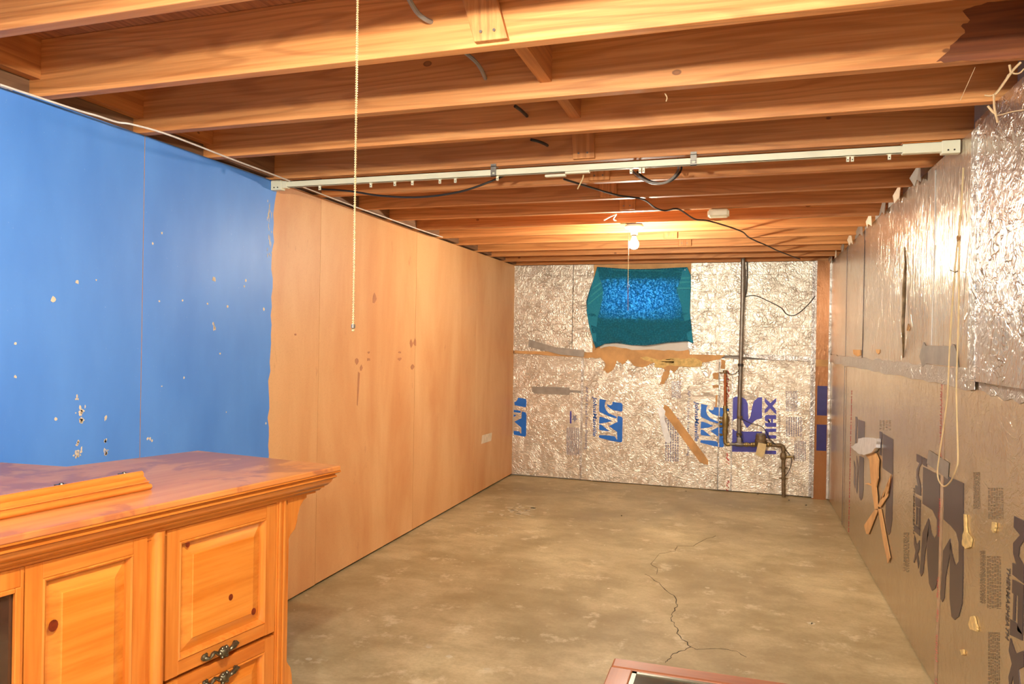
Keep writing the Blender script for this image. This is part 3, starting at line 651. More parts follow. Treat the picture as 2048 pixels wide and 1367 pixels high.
prints([[(765, 385), (812, 408), (812, 470), (790, 500), (780, 570), (803, 665), (803, 755), (755, 730), (755, 660), (775, 670), (762, 590), (765, 520), (790, 468), (765, 448)], [(755, 760), (800, 790), (798, 860), (755, 840)], [(780, 860), (798, 862), (795, 1050), (780, 1040)], [(745, 1000), (795, 1045), (793, 1108), (745, 1065)], [(762, 850), (772, 855), (768, 1010), (760, 1005)],
        [(745, 1100), (765, 1190), (790, 1145), (790, 1222), (774, 1265), (786, 1335), (780, 1395), (762, 1285), (745, 1345), (737, 1340), (755, 1240), (741, 1180)], [(820, 412), (855, 430), (855, 500), (820, 480)]], c7b, RW, .0005, 'logo_print', M['print_dark'], rl[1])
prints([[(225, 55), (242, 62), (232, 300), (222, 290)], [(247, 80), (307, 100), (303, 310), (245, 310)], [(260, 400), (298, 420), (296, 700), (285, 780), (272, 795), (258, 760), (255, 560)], [(235, 400), (252, 500), (240, 735), (230, 700)], [(212, 440), (224, 500), (222, 690), (210, 640)],
        [(438, 185), (462, 195), (455, 400), (440, 390)], [(468, 205), (558, 255), (555, 570), (465, 510)], [(555, 572), (549, 960), (532, 1080), (518, 1100), (500, 1060), (490, 960), (495, 740), (530, 700), (540, 640)]], c7b, RW, .0005, 'logo_print', M['print_dark'], rl[1])
def tr_(txt, a, b, h, mat, parent, off=.0, **kw): return text_on(txt, RW(*a, off), RW(*b, off), h, (-1, 0, 0), mat, parent, **kw)
M['print_txt3'] = plain('print_text_dark', hexc('5c4c40'), .4, .1)
M['print_faint'] = plain('print_faint_brown', hexc('9a8468'), .35, .5)
tr_('THERMASHEATH', c8(714, 918), c8(708, 1190), .026, M['print_txt3'], rl[2], bold=.01)
tr_('THERMASHEATH', c8(357, 615), c8(355, 792), .026, M['print_txt3'], rl[1], bold=.01)
bar_print([(610, 860, 630, 1060), (635, 880, 690, 1080), (640, 1170, 685, 1367), (585, 560, 610, 700), (640, 620, 700, 740)], c8, RW, .0005, rl[2], M['print_faint'], seed=8, rows=6)
bar_print([(318, 790, 340, 940), (225, 362, 272, 400)], c8, RW, .0005, rl[1], M['print_faint'], seed=9, rows=4)
# clear tape with red lettering at the board joint
tp = ribbon([RW(*c8(*q), .0005) for q in [(470, 195), (470, 400), (466, 600), (460, 800), (454, 1000), (446, 1200), (441, 1367), (438, 1440)]], .038, wr, 'seam_tape', plain('clear_tape', hexc('c9a888'), .2, .3), (-1, 0, 0), .05, .001)
mb = MB(); r_ = random.Random(12)
for (a, b) in [(215, 330), (340, 500), (660, 800), (960, 1040), (1080, 1130), (1180, 1280), (1345, 1367)]:
    y = a
    while y < b:
        x = 468 - (y - 200) * .021 + r_.uniform(-4, 1) - 5; h_ = r_.uniform(3, 7)
        mb.slab([RW(*c8(*q), .0016) for q in [(x, y), (x + 6, y + 2), (x + 7.5, y + h_), (x + 4, y + h_ - 1)]], (-.0006, 0, 0)); y += h_ + r_.uniform(-1, 3)
tag(mb.build('tape_print', M['print_red'], wr), kind='stuff')
mb = MB()
for i in range(60):
    y = 250 + i * 9 + r_.uniform(-3, 3); x = 120 - i * .2; mb.slab([RW(*c8(*q), .0005) for q in [(x, y), (x + 2, y), (x + 2, y + 6), (x, y + 6)]], (-.0006, 0, 0))
tag(mb.build('tape_print', M['print_red'], wr), kind='stuff')

# ------------------------------------------------------------------ rear wall (behind the camera) and the ceiling
wf = MB().box((XL - .25, YN - .25, 0), (XR + .3, YN, HJ + JH)).build('wall_front', M['whitewall']); tag(wf, kind='structure')
ce = MB().box((XL - .3, YN - .3, HJ + JH), (XR + .35, YB + .3, HJ + JH + .06)).build('ceiling', M['subfloor']); tag(ce, kind='structure')
FE = {1: 1.798, 2: 2.218, 3: 2.594, 4: 3.022, 5: 3.436, 6: 3.833, 7: 4.222, 8: 4.629, 9: 5.028, 10: 5.418, 11: 5.86, 12: 6.221, 13: 6.62}
for k in range(0, -13, -1): FE[k] = 1.385 + .4064 * k
FE[14] = YB + .02
jm = {}
tilt = {2: .004}
x0, x1 = XL - .20, XR + .22
base = MB().box((x0, -.038, 0), (x1, 0, JH))
first = None
for k in sorted(FE):
    if k == 1 or first is None:
        o = base.build('joist', M['joist'], ce, bevel=.003)
        if first is None: first = o
    else:
        o = first.copy(); COL.objects.link(o)
    o.location = (0, FE[k], HJ)
SPL = random.Random(4)
def block(k, xa, xb, z0, mat=None, name='blocking'):
    """solid blocking between joist k and k+1"""
    return MB().box((xa, FE[k], z0), (xb, FE[k + 1] - .038, HJ + JH)).build(name, mat or M['block'], ce, origin=((xa + xb) / 2, (FE[k] + FE[k + 1]) / 2, HJ))
for k in range(-10, 14):
    dark = k >= 3
    block(k, XL - .02, XL + .018, HJ + (.055 if not dark else .01), M['dark_plate'] if dark else M['block'])
    MB().box((XR + .06, FE[k], HJ - .0), (XR + .10, FE[k + 1] - .038, HJ + JH)).build('blocking', M['dark_plate'], ce)
block(1, -.611, -.573, HJ + .047); block(2, -.60, -.562, HJ + .047)
# flat bridging boards nailed to the joist faces
def bridge(k, xa, xb, dx, top_dy, name='bridging_board'):
    y = FE[k] - .038; t_ = .02
    mb = MB(); zb = HJ + .006; zt = HJ + JH
    v = [(xa, y - t_, zb), (xb, y - t_, zb), (xb, y, zb), (xa, y, zb), (xa + dx, y - top_dy - t_, zt), (xb + dx, y - top_dy - t_, zt), (xb + dx, y - top_dy, zt), (xa + dx, y - top_dy, zt)]
    mb.add(v, [(0, 3, 2, 1), (4, 5, 6, 7), (0, 1, 5, 4), (1, 2, 6, 5), (2, 3, 7, 6), (3, 0, 4, 7)])
    o = mb.build(name, M['bridge'], ce, origin=((xa + xb) / 2, y, HJ), bevel=.002)
    nl = MB()
    for fx in (.28, .68):
        c = Vector((xa + (xb - xa) * fx + dx * .12, y - t_ - top_dy * .12 - .001, zb + .022)); nl.tube([c, c + Vector((0, -.003, 0))], .004, 8)
    nl.build('nail', M['steel'], o)
for (k, xa, xb, dx, dy) in [(1, -.665, -.575, -.05, .02), (4, -.683, -.59, -.01, .0), (5, -.70, -.60, .0, .0), (6, -.72, -.63, -.01, 0), (7, -.68, -.59, 0, 0), (10, -.55, -.45, 0, 0), (11, -.48, -.38, 0, 0)]:
    bridge(k, xa, xb, dx, dy)
stain = lumber('water_stained_wood', hexc('8f5226'), hexc('6b3413'), hexc('4a220c'), 0, knots=False)
ys = FE[2] - .038
mb = MB().slab([YP(x, y, ys) for x, y in rough_poly([(1925, 22), (1940, 40), (1922, 52), (1930, 66), (1905, 88), (1898, 102), (1872, 124), (1900, 124), (1980, 119), (2060, 114), (2060, 0), (1990, 4), (1950, 12)], 2.5, 3, 5)], (0, -.0008, 0))
mb.build('water_stain', stain, ce)
# ends of the cables that pass through drilled joists
def cable(name, pts, r, mat, label, cat='cable', group=None, n=6, seg=7, smooth=True):
    mb = MB().tube(catmull(pts, n), r, seg); o = mb.build(name, mat, None, smooth=True, origin=Vector(pts[0])); return tag(o, label, cat, group)
cable('ceiling_cable', [YP(815, -8, 1.66), YP(832, 22, 1.70), YP(850, 38, 1.73), YP(868, 46, 1.775)], .0065, M['greywire'], 'dark grey cable end entering the nearest joist, right of the bead chain')
cable('ceiling_cable', [YP(930, 105, 2.05), YP(950, 122, 2.08), YP(962, 138, 2.12), YP(972, 160, 2.19)], .0062, M['greywire'], 'grey cable end entering the second joist from the front, above the curtain rail')
cable('ceiling_cable', [YP(1030, 212, 2.46), YP(1040, 219, 2.49), YP(1048, 226, 2.52), YP(1056, 234, 2.57)], .0062, M['black'], 'short dark cable end entering the third joist, left of the wooden blocking')
cable('ceiling_cable', [YP(1062, 279, 2.88), YP(1075, 282, 2.91), YP(1088, 287, 2.94), YP(1096, 292, 2.995)], .0062, M['black'], 'short dark cable end entering the joist just above the curtain rail')

# ------------------------------------------------------------------ cables of the ceiling
P = lambda x, y, z=HJ - .008: FL(x, y, z)
bw_ = [(1128, 358), (1170, 371), (1235, 390), (1285, 398), (1310, 415), (1330, 421), (1350, 417), (1363, 421), (1390, 438), (1420, 442), (1480, 461), (1497, 474), (1515, 483), (1532, 490), (1560, 503), (1600, 518)]
cable('ceiling_cable', [P(*q) for q in bw_], .005, M['black'], 'long black cable stapled across the joists past the lit bulb')
c6a = lambda x, y: (x / 1.753, 150 + y / 1.753)
ww = [(0, 169), (81, 196), (161, 222), (193, 231), (234, 244), (266, 249), (339, 270), (456, 315), (570, 358), (612, 376), (707, 412), (769, 434), (848, 462), (885, 474)]
wp = []
for q in ww:
    p_ = FL(*q, HJ - .012)
    wp.append(p_)
d0 = wp[1] - wp[0]; wp.insert(0, wp[0] - d0 * 2); wp.insert(0, Vector((XL + .03, -1.5, HJ - .012)))
cable('bell_wire', wp, .0035, M['white_wire'], 'thin white wire running along the top of the blue and tan wall', 'wire')
cable('ceiling_cable', [YP(640, 378, 3.16), YP(700, 382, 3.14), YP(760, 391, 3.12), YP(840, 394, 3.11), (YP(920, 383, 3.10)), YP(985, 361, 3.10), YP(1030, 340, 3.12)], .005, M['black'], 'thin black cable sagging behind the left half of the curtain rail')
lp = [YP(1250, 325, 3.25), YP(1268, 345, 3.2), YP(1285, 358, 3.16), YP(1305, 366, 3.14), YP(1330, 365, 3.14), YP(1349, 352, 3.16), YP(1357, 335, 3.22), YP(1350, 318, 3.3)]
cable('ceiling_cable', lp, .0055, M['greywire'], 'grey cable looping below the right half of the curtain rail')
cable('ceiling_cable', [q + Vector((.012, .01, .004)) for q in lp[1:]], .0045, M['black'], 'black cable looping beside the grey one below the curtain rail')

# ------------------------------------------------------------------ curtain rail
YR = 2.995; ZRL = 2.082
rail = empty('curtain_rail', (XL, YR, ZRL), 'cream enamelled metal curtain rail spanning the room under the joists', 'curtain rail')
zr = lambda x: ZRL + .0 * x
mb = MB(); A = Vector((XL + .001, YR, ZRL)); B = Vector((XR - .001, YR + .01, ZRL))
def along(t): return A + (B - A) * t
mb.box((XL + .06, YR - .011, ZRL - .014), (XR - .14, YR - .009, ZRL + .014)).box((XL + .06, YR + .009, ZRL - .014), (XR - .14, YR + .011, ZRL + .014)).box((XL + .06, YR - .011, ZRL + .012), (XR - .14, YR + .011, ZRL + .014))
mb.box((XL + .06, YR - .011, ZRL - .014), (XR - .14, YR - .004, ZRL - .0125)).box((XL + .06, YR + .004, ZRL - .014), (XR - .14, YR + .011, ZRL - .0125))
mb.build('track', M['rail'], rail)
for (xa, xb, nm) in [(XL + .002, XL + .09, 'end_bracket'), (XR - .20, XR - .012, 'end_bracket')]:
    e = MB().box((xa, YR - .014, ZRL - .018), (xb, YR + .014, ZRL + .018)).box((xa if xa < 0 else xb - .06, YR - .016, ZRL - .026), (xa + .06 if xa < 0 else xb, YR + .016, ZRL + .022)).build(nm, M['rail'], rail, bevel=.003)
    s_ = MB()
    for dx in (.02, .04): c = Vector((xa + dx if xa < 0 else xb - dx, YR - .0165, ZRL - .014)); s_.tube([c, c + Vector((0, -.002, 0))], .003, 8)
    s_.build('screw', M['dark'], e)
for px in (989, 1387):
    x = YP(px, 340, YR).x
    MB().box((x - .012, YR - .016, ZRL + .0), (x + .012, YR - .0125, ZRL + .036)).box((x - .012, YR - .016, ZRL - .018), (x + .012, YR - .0125, ZRL - .008)).box((x - .012, YR - .016, ZRL + .024), (x + .012, YR + .02, ZRL + .0265)).box((x - .012, YR - .016, ZRL - .018), (x + .012, YR + .0, ZRL - .0155)).box((x - .012, YR - .016, ZRL - .01), (x - .006, YR - .0125, ZRL + .002)).box((x + .006, YR - .016, ZRL - .01), (x + .012, YR - .0125, ZRL + .002)).build('clip', M['steel'], rail)
for px in (640, 742, 790, 825, 880, 911, 995, 1262, 1280, 1287, 1695, 1704, 1778):
    x = YP(px, 350, YR).x; mb = MB(); mb.box((x - .005, YR - .003, ZRL - .034), (x + .005, YR + .003, ZRL - .012)); mb.box((x - .008, YR - .004, ZRL - .016), (x + .008, YR + .004, ZRL - .0125))
    o = mb.build('glider', M['rail'], rail); c = Vector((x, YR - .003, ZRL - .027)); MB().tube([c, c + Vector((0, -.001, 0))], .0022, 8).build('eyelet', M['dark'], o)
for (pa, pb, dz) in [(1091, 1132, -.012), (1131, 1180, -.003)]:
    xa, xb = YP(pa, 350, YR).x, YP(pb, 350, YR).x
    o = MB().box((xa, YR - .012, ZRL - .028 + dz + .008), (xb, YR + .008, ZRL - .018 + dz + .008)).build('carrier', M['rail'], rail, bevel=.002)
MB().tube(catmull([YP(1167, 350, YR - .012), YP(1165, 358, YR - .014), YP(1160, 368, YR - .015), YP(1155, 378, YR - .012)], 4), .0028, 6).build('cord_end', M['string'], rail)
bd = MB().box((XR - .20, YR - .005, ZRL + .0215), (XR - .02, YR + .03, HJ - .001)).build('shim', M['pine_x'], rail, bevel=.002); tag(bd, 'small wooden batten above the right end of the rail')

# ------------------------------------------------------------------ bulbs
def bulb_fixture(loc, label, key='far'):
    """porcelain lampholder on a joist-mounted box; loc is the bulb centre"""
    L_ = Vector(loc); t_ = empty('lampholder', (L_.x, L_.y, HJ), label, 'light fixture')
    T = Matrix.Translation((L_.x, L_.y, 0))
    zb = HJ - .018
    MB().lathe([(.0, HJ + .03), (.05, HJ + .03), (.052, zb + .012), (.04, zb + .01), (0, zb + .01)], 20, T).build('box', M['steel'], t_, smooth=True)
    MB().lathe([(.0, zb + .012), (.058, zb + .012), (.06, zb), (.052, zb - .01), (.03, zb - .018), (.024, zb - .03), (.0235, zb - .05), (0, zb - .05)], 28, T).build('porcelain_base', M['porcelain'], t_, smooth=True)
    MB().lathe([(0, zb - .045), (.0135, zb - .045), (.0135, zb - .062), (0, zb - .062)], 16, T).build('screw_cap', M['brass'], t_, smooth=True)
    zt = zb - .058; MB().lathe([(0, zt), (.0135, zt), (.015, zt - .01), (.02, zt - .022), (.0275, zt - .036), (0, zt - .036)], 24, T).build('bulb_neck', M['bulb_neck'], t_, smooth=True)
    pr = [(0, zt - .034), (.0262, zt - .036), (.030, zt - .05), (.028, zt - .064), (.02, zt - .075), (.009, zt - .081), (0, zt - .082)]
    g_ = MB().lathe(pr, 24, T).build('bulb', M['bulb_' + key], t_, smooth=True); tag(g_, 'glowing glass bulb')
    return t_, zb
FX = (-.662, 4.66, 0); ft, zb = bulb_fixture((-.662, 4.66, 2), 'white porcelain lampholder with a glowing bare bulb near the towel')
sx = -.69; st = []
y_ = 4.60
hk = YP(1256, 568, y_)
MB().tube([YP(1257, 462, y_), YP(1257, 500, y_), hk], .0016, 6).build('pull_string', M['chain'], ft)
MB().tube(catmull([hk, hk + Vector((.008, 0, -.01)), hk + Vector((.003, 0, -.022)), hk + Vector((-.006, 0, -.014)), hk + Vector((0, 0, -.004))], 4), .002, 6).build('hook', M['steel'], ft)
MB().tube([hk + Vector((0, 0, -.02)), YP(1256, 600, y_), YP(1256, 621, y_)], .0028, 6).build('pull_toggle', plain('grey_toggle', hexc('7b7398'), .6), ft)
mb = MB(); mb.tube(catmull([Vector((-.70, 4.62, HJ + .01)), Vector((-.78, 4.58, HJ + .02)), YP(1232, 428, 4.5), YP(1208, 440, 4.45), YP(1222, 432, 4.45), YP(1232, 428, 4.4)], 6), .004, 7)
mb.build('feed_wire', M['white_wire'], ft, smooth=True)
MB().box((-.745, 4.591 + .001, HJ + .0), (-.64, 4.62, HJ + .06)).build('mounting_block', M['block'], ft)
nt, _ = bulb_fixture((LAMP_NEAR[0], LAMP_NEAR[1], 0), 'porcelain lampholder just above the top edge, carrying the bead chain', 'near')
_a, _ = bulb_fixture((FILL_REAR[0], FILL_REAR[1], 0), 'porcelain lampholder added as unseen fill light behind the camera near the blue wall', 'rear')  # out-of-view bulb added to fill the room with light from behind
_b, _ = bulb_fixture((.1, -1.0, 0), 'porcelain lampholder added as unseen fill light behind the camera near the foil wall', 'side')  # second added fill bulb, also out of view
# bead chain
pc = empty('pull_chain', YP(714, 0, .711), 'long nickel bead pull chain hanging close to the camera in front of the tan wall', 'pull chain')
ct = YP(714, 0, .711) + Vector((0, 0, .22)); cb = YP(706.5, 652, .711); mb = MB(); nb = int((ct - cb).length / .00262); ln = MB()
bead = []
for i in range(nb):
    c = ct + (cb - ct) * (i / nb)
    T = Matrix.Translation(c); mb.lathe([(0, .0011), (.0011, .00075), (.00155, 0), (.0011, -.00075), (0, -.0011)], 7, T)
mb.tube([ct, cb], .0006, 5)
tag(mb.build('bead_string', M['chain'], pc, smooth=True), kind='stuff')
MB().lathe([(0, .003), (.0022, .002), (.0022, -.002), (0, -.003)], 10, Matrix.Translation(cb)).build('end_bell', M['steel'], pc, smooth=True)
MB().lathe([(0, .0017), (.0014, .001), (.0018, 0), (.0014, -.001), (0, -.0017)], 10, Matrix.Translation(cb - Vector((0, 0, .0045)))).build('end_bead', M['chain'], pc, smooth=True)

# white box on the joists
dc = FL(1437, 424, HJ - .014)
al = empty('ceiling_box', (dc.x, dc.y, HJ - .03), 'small yellowed plastic box fixed under the joists right of the bulb', 'box')
MB().box((dc.x - .052, dc.y - .04, HJ - .042), (dc.x + .052, dc.y + .04, HJ - .001)).build('cover', M['plastic'], al, bevel=.008)
for xa, xb in ((-.058, -.05), (.05, .058)): MB().box((dc.x + xa, dc.y - .03, HJ - .036), (dc.x + xb, dc.y + .03, HJ - .010)).build('side_tab', M['plastic'], al, bevel=.002)

# ------------------------------------------------------------------ cobweb
wbx = empty('cobweb', (XR - .05, 2.3, HJ - .05), 'dusty brown cobweb strands hanging from the joist at the upper right corner', 'cobweb')
cw = lambda x, y, Y: YP(1840 + x / 6.21, 120 + y / 6.21, Y)
Yc = 2.16
mb = MB()
for pl, r in [([(1290, 110), (1240, 160), (1180, 170), (1140, 155)], .0022), ([(1250, 30), (1180, 100), (1130, 160), (1060, 260), (960, 400), (920, 430)], .0035), ([(1110, 60), (1120, 120), (1130, 160)], .003), ([(920, 430), (860, 445), (800, 435)], .002), ([(915, 430), (920, 560), (935, 660), (965, 780)], .0028), ([(1100, 180), (1030, 300), (940, 410)], .002), ([(840, 570), (900, 640), (935, 665)], .003), ([(1290, 620), (1150, 640), (1000, 680), (935, 690)], .0015)]:
    mb.tube(catmull([cw(x, y, Yc) for x, y in pl], 4), r, 5)
mb.build('strands', M['web'], wbx)
MB().tube([cw(685, 90, 2.20), cw(500, 500, 2.20)], .0008, 4).build('loose_strand', M['web'], wbx)
# string caught on the second joist
tag(MB().tube(catmull([YP(1330, 187, 2.19), YP(1334, 195, 2.19), YP(1332, 203, 2.19)], 3), .0018, 5).build('cobweb', M['web']), 'tiny pale wisp hanging below the second joist near the middle', 'cobweb')

# ------------------------------------------------------------------ cord loop on the right wall
rp = empty('hanging_cord', (XR - .03, RW(1925, 330, .03).y, HJ - .1), 'thin tan cord hanging down the foil wall in a long loop', 'cord')
lft = [(1927, 335), (1922, 420), (1917, 475), (1913, 505), (1905, 600), (1899, 700), (1895, 790), (1886, 860), (1878, 915), (1875, 945), (1879, 963), (1889, 972), (1901, 962), (1912, 938), (1916, 915), (1914, 840), (1913, 760), (1917, 640), (1918, 540), (1918, 480), (1920, 430)]
MB().tube(catmull([RW(*q, .034) for q in lft], 5), .0028, 6).build('loop', M['string'], rp, smooth=True)
MB().lathe([(0, .012), (.006, .008), (.0075, 0), (.006, -.01), (0, -.014)], 8, Matrix.Translation(RW(1917.5, 476, .034))).build('knot', plain('brown_knot', hexc('9a6a38'), .8), rp, smooth=True)
MB().tube([RW(1901, 540, .034), RW(1911, 544, .034), RW(1918, 541, .034)], .0018, 5).build('twist_tie', M['black'], rp)

# ------------------------------------------------------------------ towel
tw = empty('towel', BW(1280, 535, .02), 'teal terry towel pinned over the small high window, glowing blue in its middle', 'towel')
c4b = lambda x, y: (1160 + x / 6.833, 520 + y / 6.833)
Lo = [(235, 90), (190, 250), (130, 450), (85, 660), (105, 800), (150, 960), (180, 1100), (215, 1200)]
Ro = [(1465, 95), (1510, 200), (1513, 400), (1505, 560), (1500, 700), (1515, 850), (1530, 1000), (1548, 1135)]
def lerp_list(L_, t):
    f = t * (len(L_) - 1); i = min(int(f), len(L_) - 2); k = f - i; return (L_[i][0] * (1 - k) + L_[i + 1][0] * k, L_[i][1] * (1 - k) + L_[i + 1][1] * k)
topc = [(235, 90), (430, 105), (650, 122), (850, 122), (1000, 118), (1250, 105), (1465, 95)]
botc = [(215, 1200), (330, 1140), (500, 1130), (700, 1160), (900, 1165), (1200, 1125), (1470, 1105), (1548, 1135)]
nu, nv = 60, 44; mb = MB(); vv = []; r_ = random.Random(2)
for j in range(nv + 1):
    t = j / nv; a = lerp_list(Lo, t); b = lerp_list(Ro, t)
    for i in range(nu + 1):
        s = i / nu; tp_ = lerp_list(topc, s); bt = lerp_list(botc, s)
        x = a[0] * (1 - s) + b[0] * s; ytop = tp_[1]; ybot = bt[1]; y = ytop + (ybot - ytop) * t
        if j in (0,): x, y = tp_
        if j == nv: x, y = bt
        low = max(0, t - .55) / .45
        dep = .030 + .006 * math.sin(7 * s + 3 * t) * t + low * (.018 * math.sin(14 * s + 9 * t) * math.sin(3 + 5 * s) + .012 * math.sin(31 * (t + .6 * abs(s - .5))))
        dep += .006 * math.exp(-((s - .62) / .05) ** 2) * t + .005 * math.exp(-((s - .8) / .04) ** 2)
        vv.append(BW(*c4b(x, y), dep))
ff = [(j * (nu + 1) + i, j * (nu + 1) + i + 1, (j + 1) * (nu + 1) + i + 1, (j + 1) * (nu + 1) + i) for j in range(nv) for i in range(nu)]
mb.add(vv, ff); o = mb.build('cloth', M['towel'], tw, smooth=True)
sl = o.modifiers.new('thick', 'SOLIDIFY'); sl.thickness = .003
def flap(pts, off, name, mat, label=None, d=.005):
    o = MB().slab([BW(*c4b(*q), off) for q in pts], (0, -d, 0)).build(name, mat, tw, bevel=.002); tag(o, label); return o
flap([(240, 95), (268, 255), (300, 320), (318, 430), (112, 612), (86, 655), (130, 450), (190, 250)], .032, 'folded_edge', M['towel_fold'], 'folded left edge of the towel with woven bands')
flap([(112, 612), (200, 540), (318, 440), (300, 560), (245, 780), (225, 930), (222, 1110), (330, 1150), (215, 1198), (178, 1100), (120, 870), (88, 680)], .032, 'folded_edge', M['towel_fold'])
flap([(1465, 97), (1512, 200), (1513, 395), (1318, 400), (1350, 330), (1380, 240), (1400, 150)], .034, 'folded_edge', M['towel_fold'], 'folded right edge of the towel with woven bands')
flap([(1318, 403), (1512, 398), (1500, 700), (1545, 1132), (1480, 1108), (1440, 900), (1390, 640), (1345, 480)], .032, 'folded_edge', M['towel_fold'])
for q in [[(150, 478), (290, 360), (296, 385), (140, 508)], [(110, 590), (315, 425), (317, 445), (112, 612)], [(170, 380), (280, 300), (286, 318), (166, 402)]]: flap(q, .0375, 'woven_band', M['towel_band'], d=.002)
for q in [[(1385, 235), (1512, 228), (1512, 250), (1380, 262)], [(1365, 290), (1512, 285), (1512, 305), (1358, 318)], [(1335, 372), (1512, 370), (1512, 394), (1325, 398)]]: flap(q, .0395, 'woven_band', M['towel_band'], d=.002)
MB().tube([BW(*c4b(1434, 132), .026), BW(*c4b(1434, 132), .045)], .004, 8).build('pin', M['porcelain'], tw)
MB().tube(catmull([BW(*c4b(x, y), .032) for x, y in [(430, 128), (700, 138), (1000, 142), (1250, 150), (1400, 170), (1500, 210)]], 4), .003, 5).build('hem', M['towel_band'], tw)

# ------------------------------------------------------------------ pipes on the back wall
YPp = YB - .07
B2 = lambda x, y, off=0: YP(1400 + x / 4.408, 700 + y / 4.408, YPp - off)

wt = empty('water_pipework', B2(535, 830), 'water pipework on the back wall with tall grey riser, round meter and paper tag', 'pipe')
MB().tube([Vector((YP(1486, 520, YPp).x, YPp, HJ + .05)), YP(1485, 600, YPp), B2(345, 560), B2(345, 808)], .0185, 14).build('riser_pipe', M['steel'], wt, smooth=True)
for (x, y) in [(358, 130), (350, 590), (345, 740)]:
    c = B2(x, y); MB().lathe([(.0188, -.012), (.024, -.012), (.024, .012), (.0188, .012)], 14, Matrix.Translation(c)).build('clamp', M['rust'] if y > 300 else M['black'], wt, smooth=True)
MB().box(B2(345, 795) - Vector((.022, .02, .03)), B2(345, 795) + Vector((.022, .02, .03))).build('tee_fitting', M['steel'], wt, bevel=.008)
def fit(c, r, h, mat, nm, axis='z', seg=12, prof=None):
    T = Matrix.Translation(c) @ (Matrix.Rotation(R(90), 4, 'Y') if axis == 'x' else (Matrix.Rotation(R(90), 4, 'X') if axis == 'y' else Matrix.Identity(4)))
    pr = prof or [(0, -h / 2), (r * .8, -h / 2), (r, -h / 2 + h * .15), (r, h / 2 - h * .15), (r * .8, h / 2), (0, h / 2)]
    return MB().lathe(pr, seg, T).build(nm, mat, wt, smooth=True)
MB().tube([B2(222, 190), B2(222, 490)], .0125, 12).build('copper_riser', M['copper'], wt, smooth=True)
fit(B2(220, 190), .02, .03, M['rust'], 'clamp'); MB().box(B2(172, 180) - Vector((0, .012, .012)), B2(240, 205) + Vector((0, .012, .0))).build('bracket', M['rust'], wt, bevel=.003)
body = MB().tube([B2(220, 490), B2(221, 520), B2(222, 545), B2(224, 575), B2(225, 610), B2(224, 660), B2(222, 690), B2(221, 720), B2(221, 760), B2(222, 790)], [.017, .021, .016, .026, .03, .028, .022, .026, .018, .017], 14).build('valve_body', M['brass'], wt, smooth=True)
for (x, y, dx) in [(165, 600, -50), (165, 632, -52), (165, 668, -50), (175, 745, -45), (250, 525, 30)]:
    a = B2(222, y, .0); b = B2(222 + dx, y, .015); MB().tube([a, a + (b - a) * .7, a + (b - a) * .72, b], [.006, .006, .013, .012], 10).build('valve_stem', M['brass'] if y != 525 else M['print_blue'], body, smooth=True)
MB().tube(catmull([B2(222, 785), B2(224, 815), B2(240, 828), B2(262, 826)], 5), .0175, 12).build('elbow', M['brass'], wt, smooth=True)
MB().tube([B2(255, 826), B2(390, 830)], .013, 12).build('pipe', M['steel'], wt, smooth=True)
fit(B2(345, 828), .021, .07, M['steel'], 'tee', 'x')
for x, r in [(395, .017), (410, .021), (428, .017), (455, .02), (475, .022), (600, .024), (625, .019)]: fit(B2(x, 831), r, .022, M['brass'], 'union', 'x', 8)
MB().tube([B2(385, 831), B2(500, 832)], .013, 12).build('pipe', M['brass'], wt, smooth=True)
mt_ = MB().lathe([(0, -.05), (.035, -.045), (.048, -.02), (.05, .0), (.048, .012), (.052, .014), (.052, .024), (.045, .026), (.045, .06), (.04, .066), (0, .066)], 24, Matrix.Translation(B2(535, 812))).build('meter_body', M['rust'], wt, smooth=True)
MB().lathe([(0, .066), (.041, .066), (.041, .076), (.03, .082), (0, .083)], 24, Matrix.Translation(B2(535, 812))).build('dial_cover', M['steel'], mt_, smooth=True)
MB().tube([B2(575, 834), B2(690, 838)], .014, 12).build('pipe', M['rust'], wt, smooth=True)
MB().tube(catmull([B2(680, 838), B2(712, 840), B2(733, 858), B2(735, 885)], 5), [.019] * 16, 12).build('elbow', M['rust'], wt, smooth=True)
pb = B2(737, 1300); MB().tube([B2(735, 880), B2(735, 1130), Vector((pb.x, YPp, .0))], .0165, 14).build('down_pipe', M['rust'], wt, smooth=True)
sv = MB().tube([B2(735, 905), B2(735, 915), B2(734, 935), B2(735, 955), B2(735, 965)], [.02, .025, .03, .025, .02], 14).build('stop_valve', M['rust'], wt, smooth=True)
MB().tube([B2(735, 937), B2(790, 938, .01), B2(820, 940, .02)], [.014, .01, .007], 10).build('spigot', M['brass'], sv, smooth=True)
MB().tube([B2(826, 925, .02), B2(828, 962, .02)], .005, 8).tube([B2(815, 942, .02), B2(836, 944, .02)], .004, 8).build('handle', M['rust'], sv, smooth=True)
for y in (1035, 1128):
    fit(B2(735, y), .022, .02, M['rust'], 'pipe_clamp'); c = B2(735, y); MB().box(c - Vector((.036, .006, .006)), c + Vector((.036, .006, .006))).build('clamp_ear', M['rust'], wt, bevel=.002)
tg = MB().slab([B2(515, 812, .058), B2(585, 828, .058), B2(572, 905, .06), B2(548, 945, .06), B2(488, 918, .06)], (0, -.001, 0)).build('paper_tag', M['paper'], wt); tag(tg, 'buff paper tag tied to the meter')
MB().tube([B2(545, 800, .045), B2(552, 832, .06)], .001, 4).build('tag_wire', M['steel'], wt)
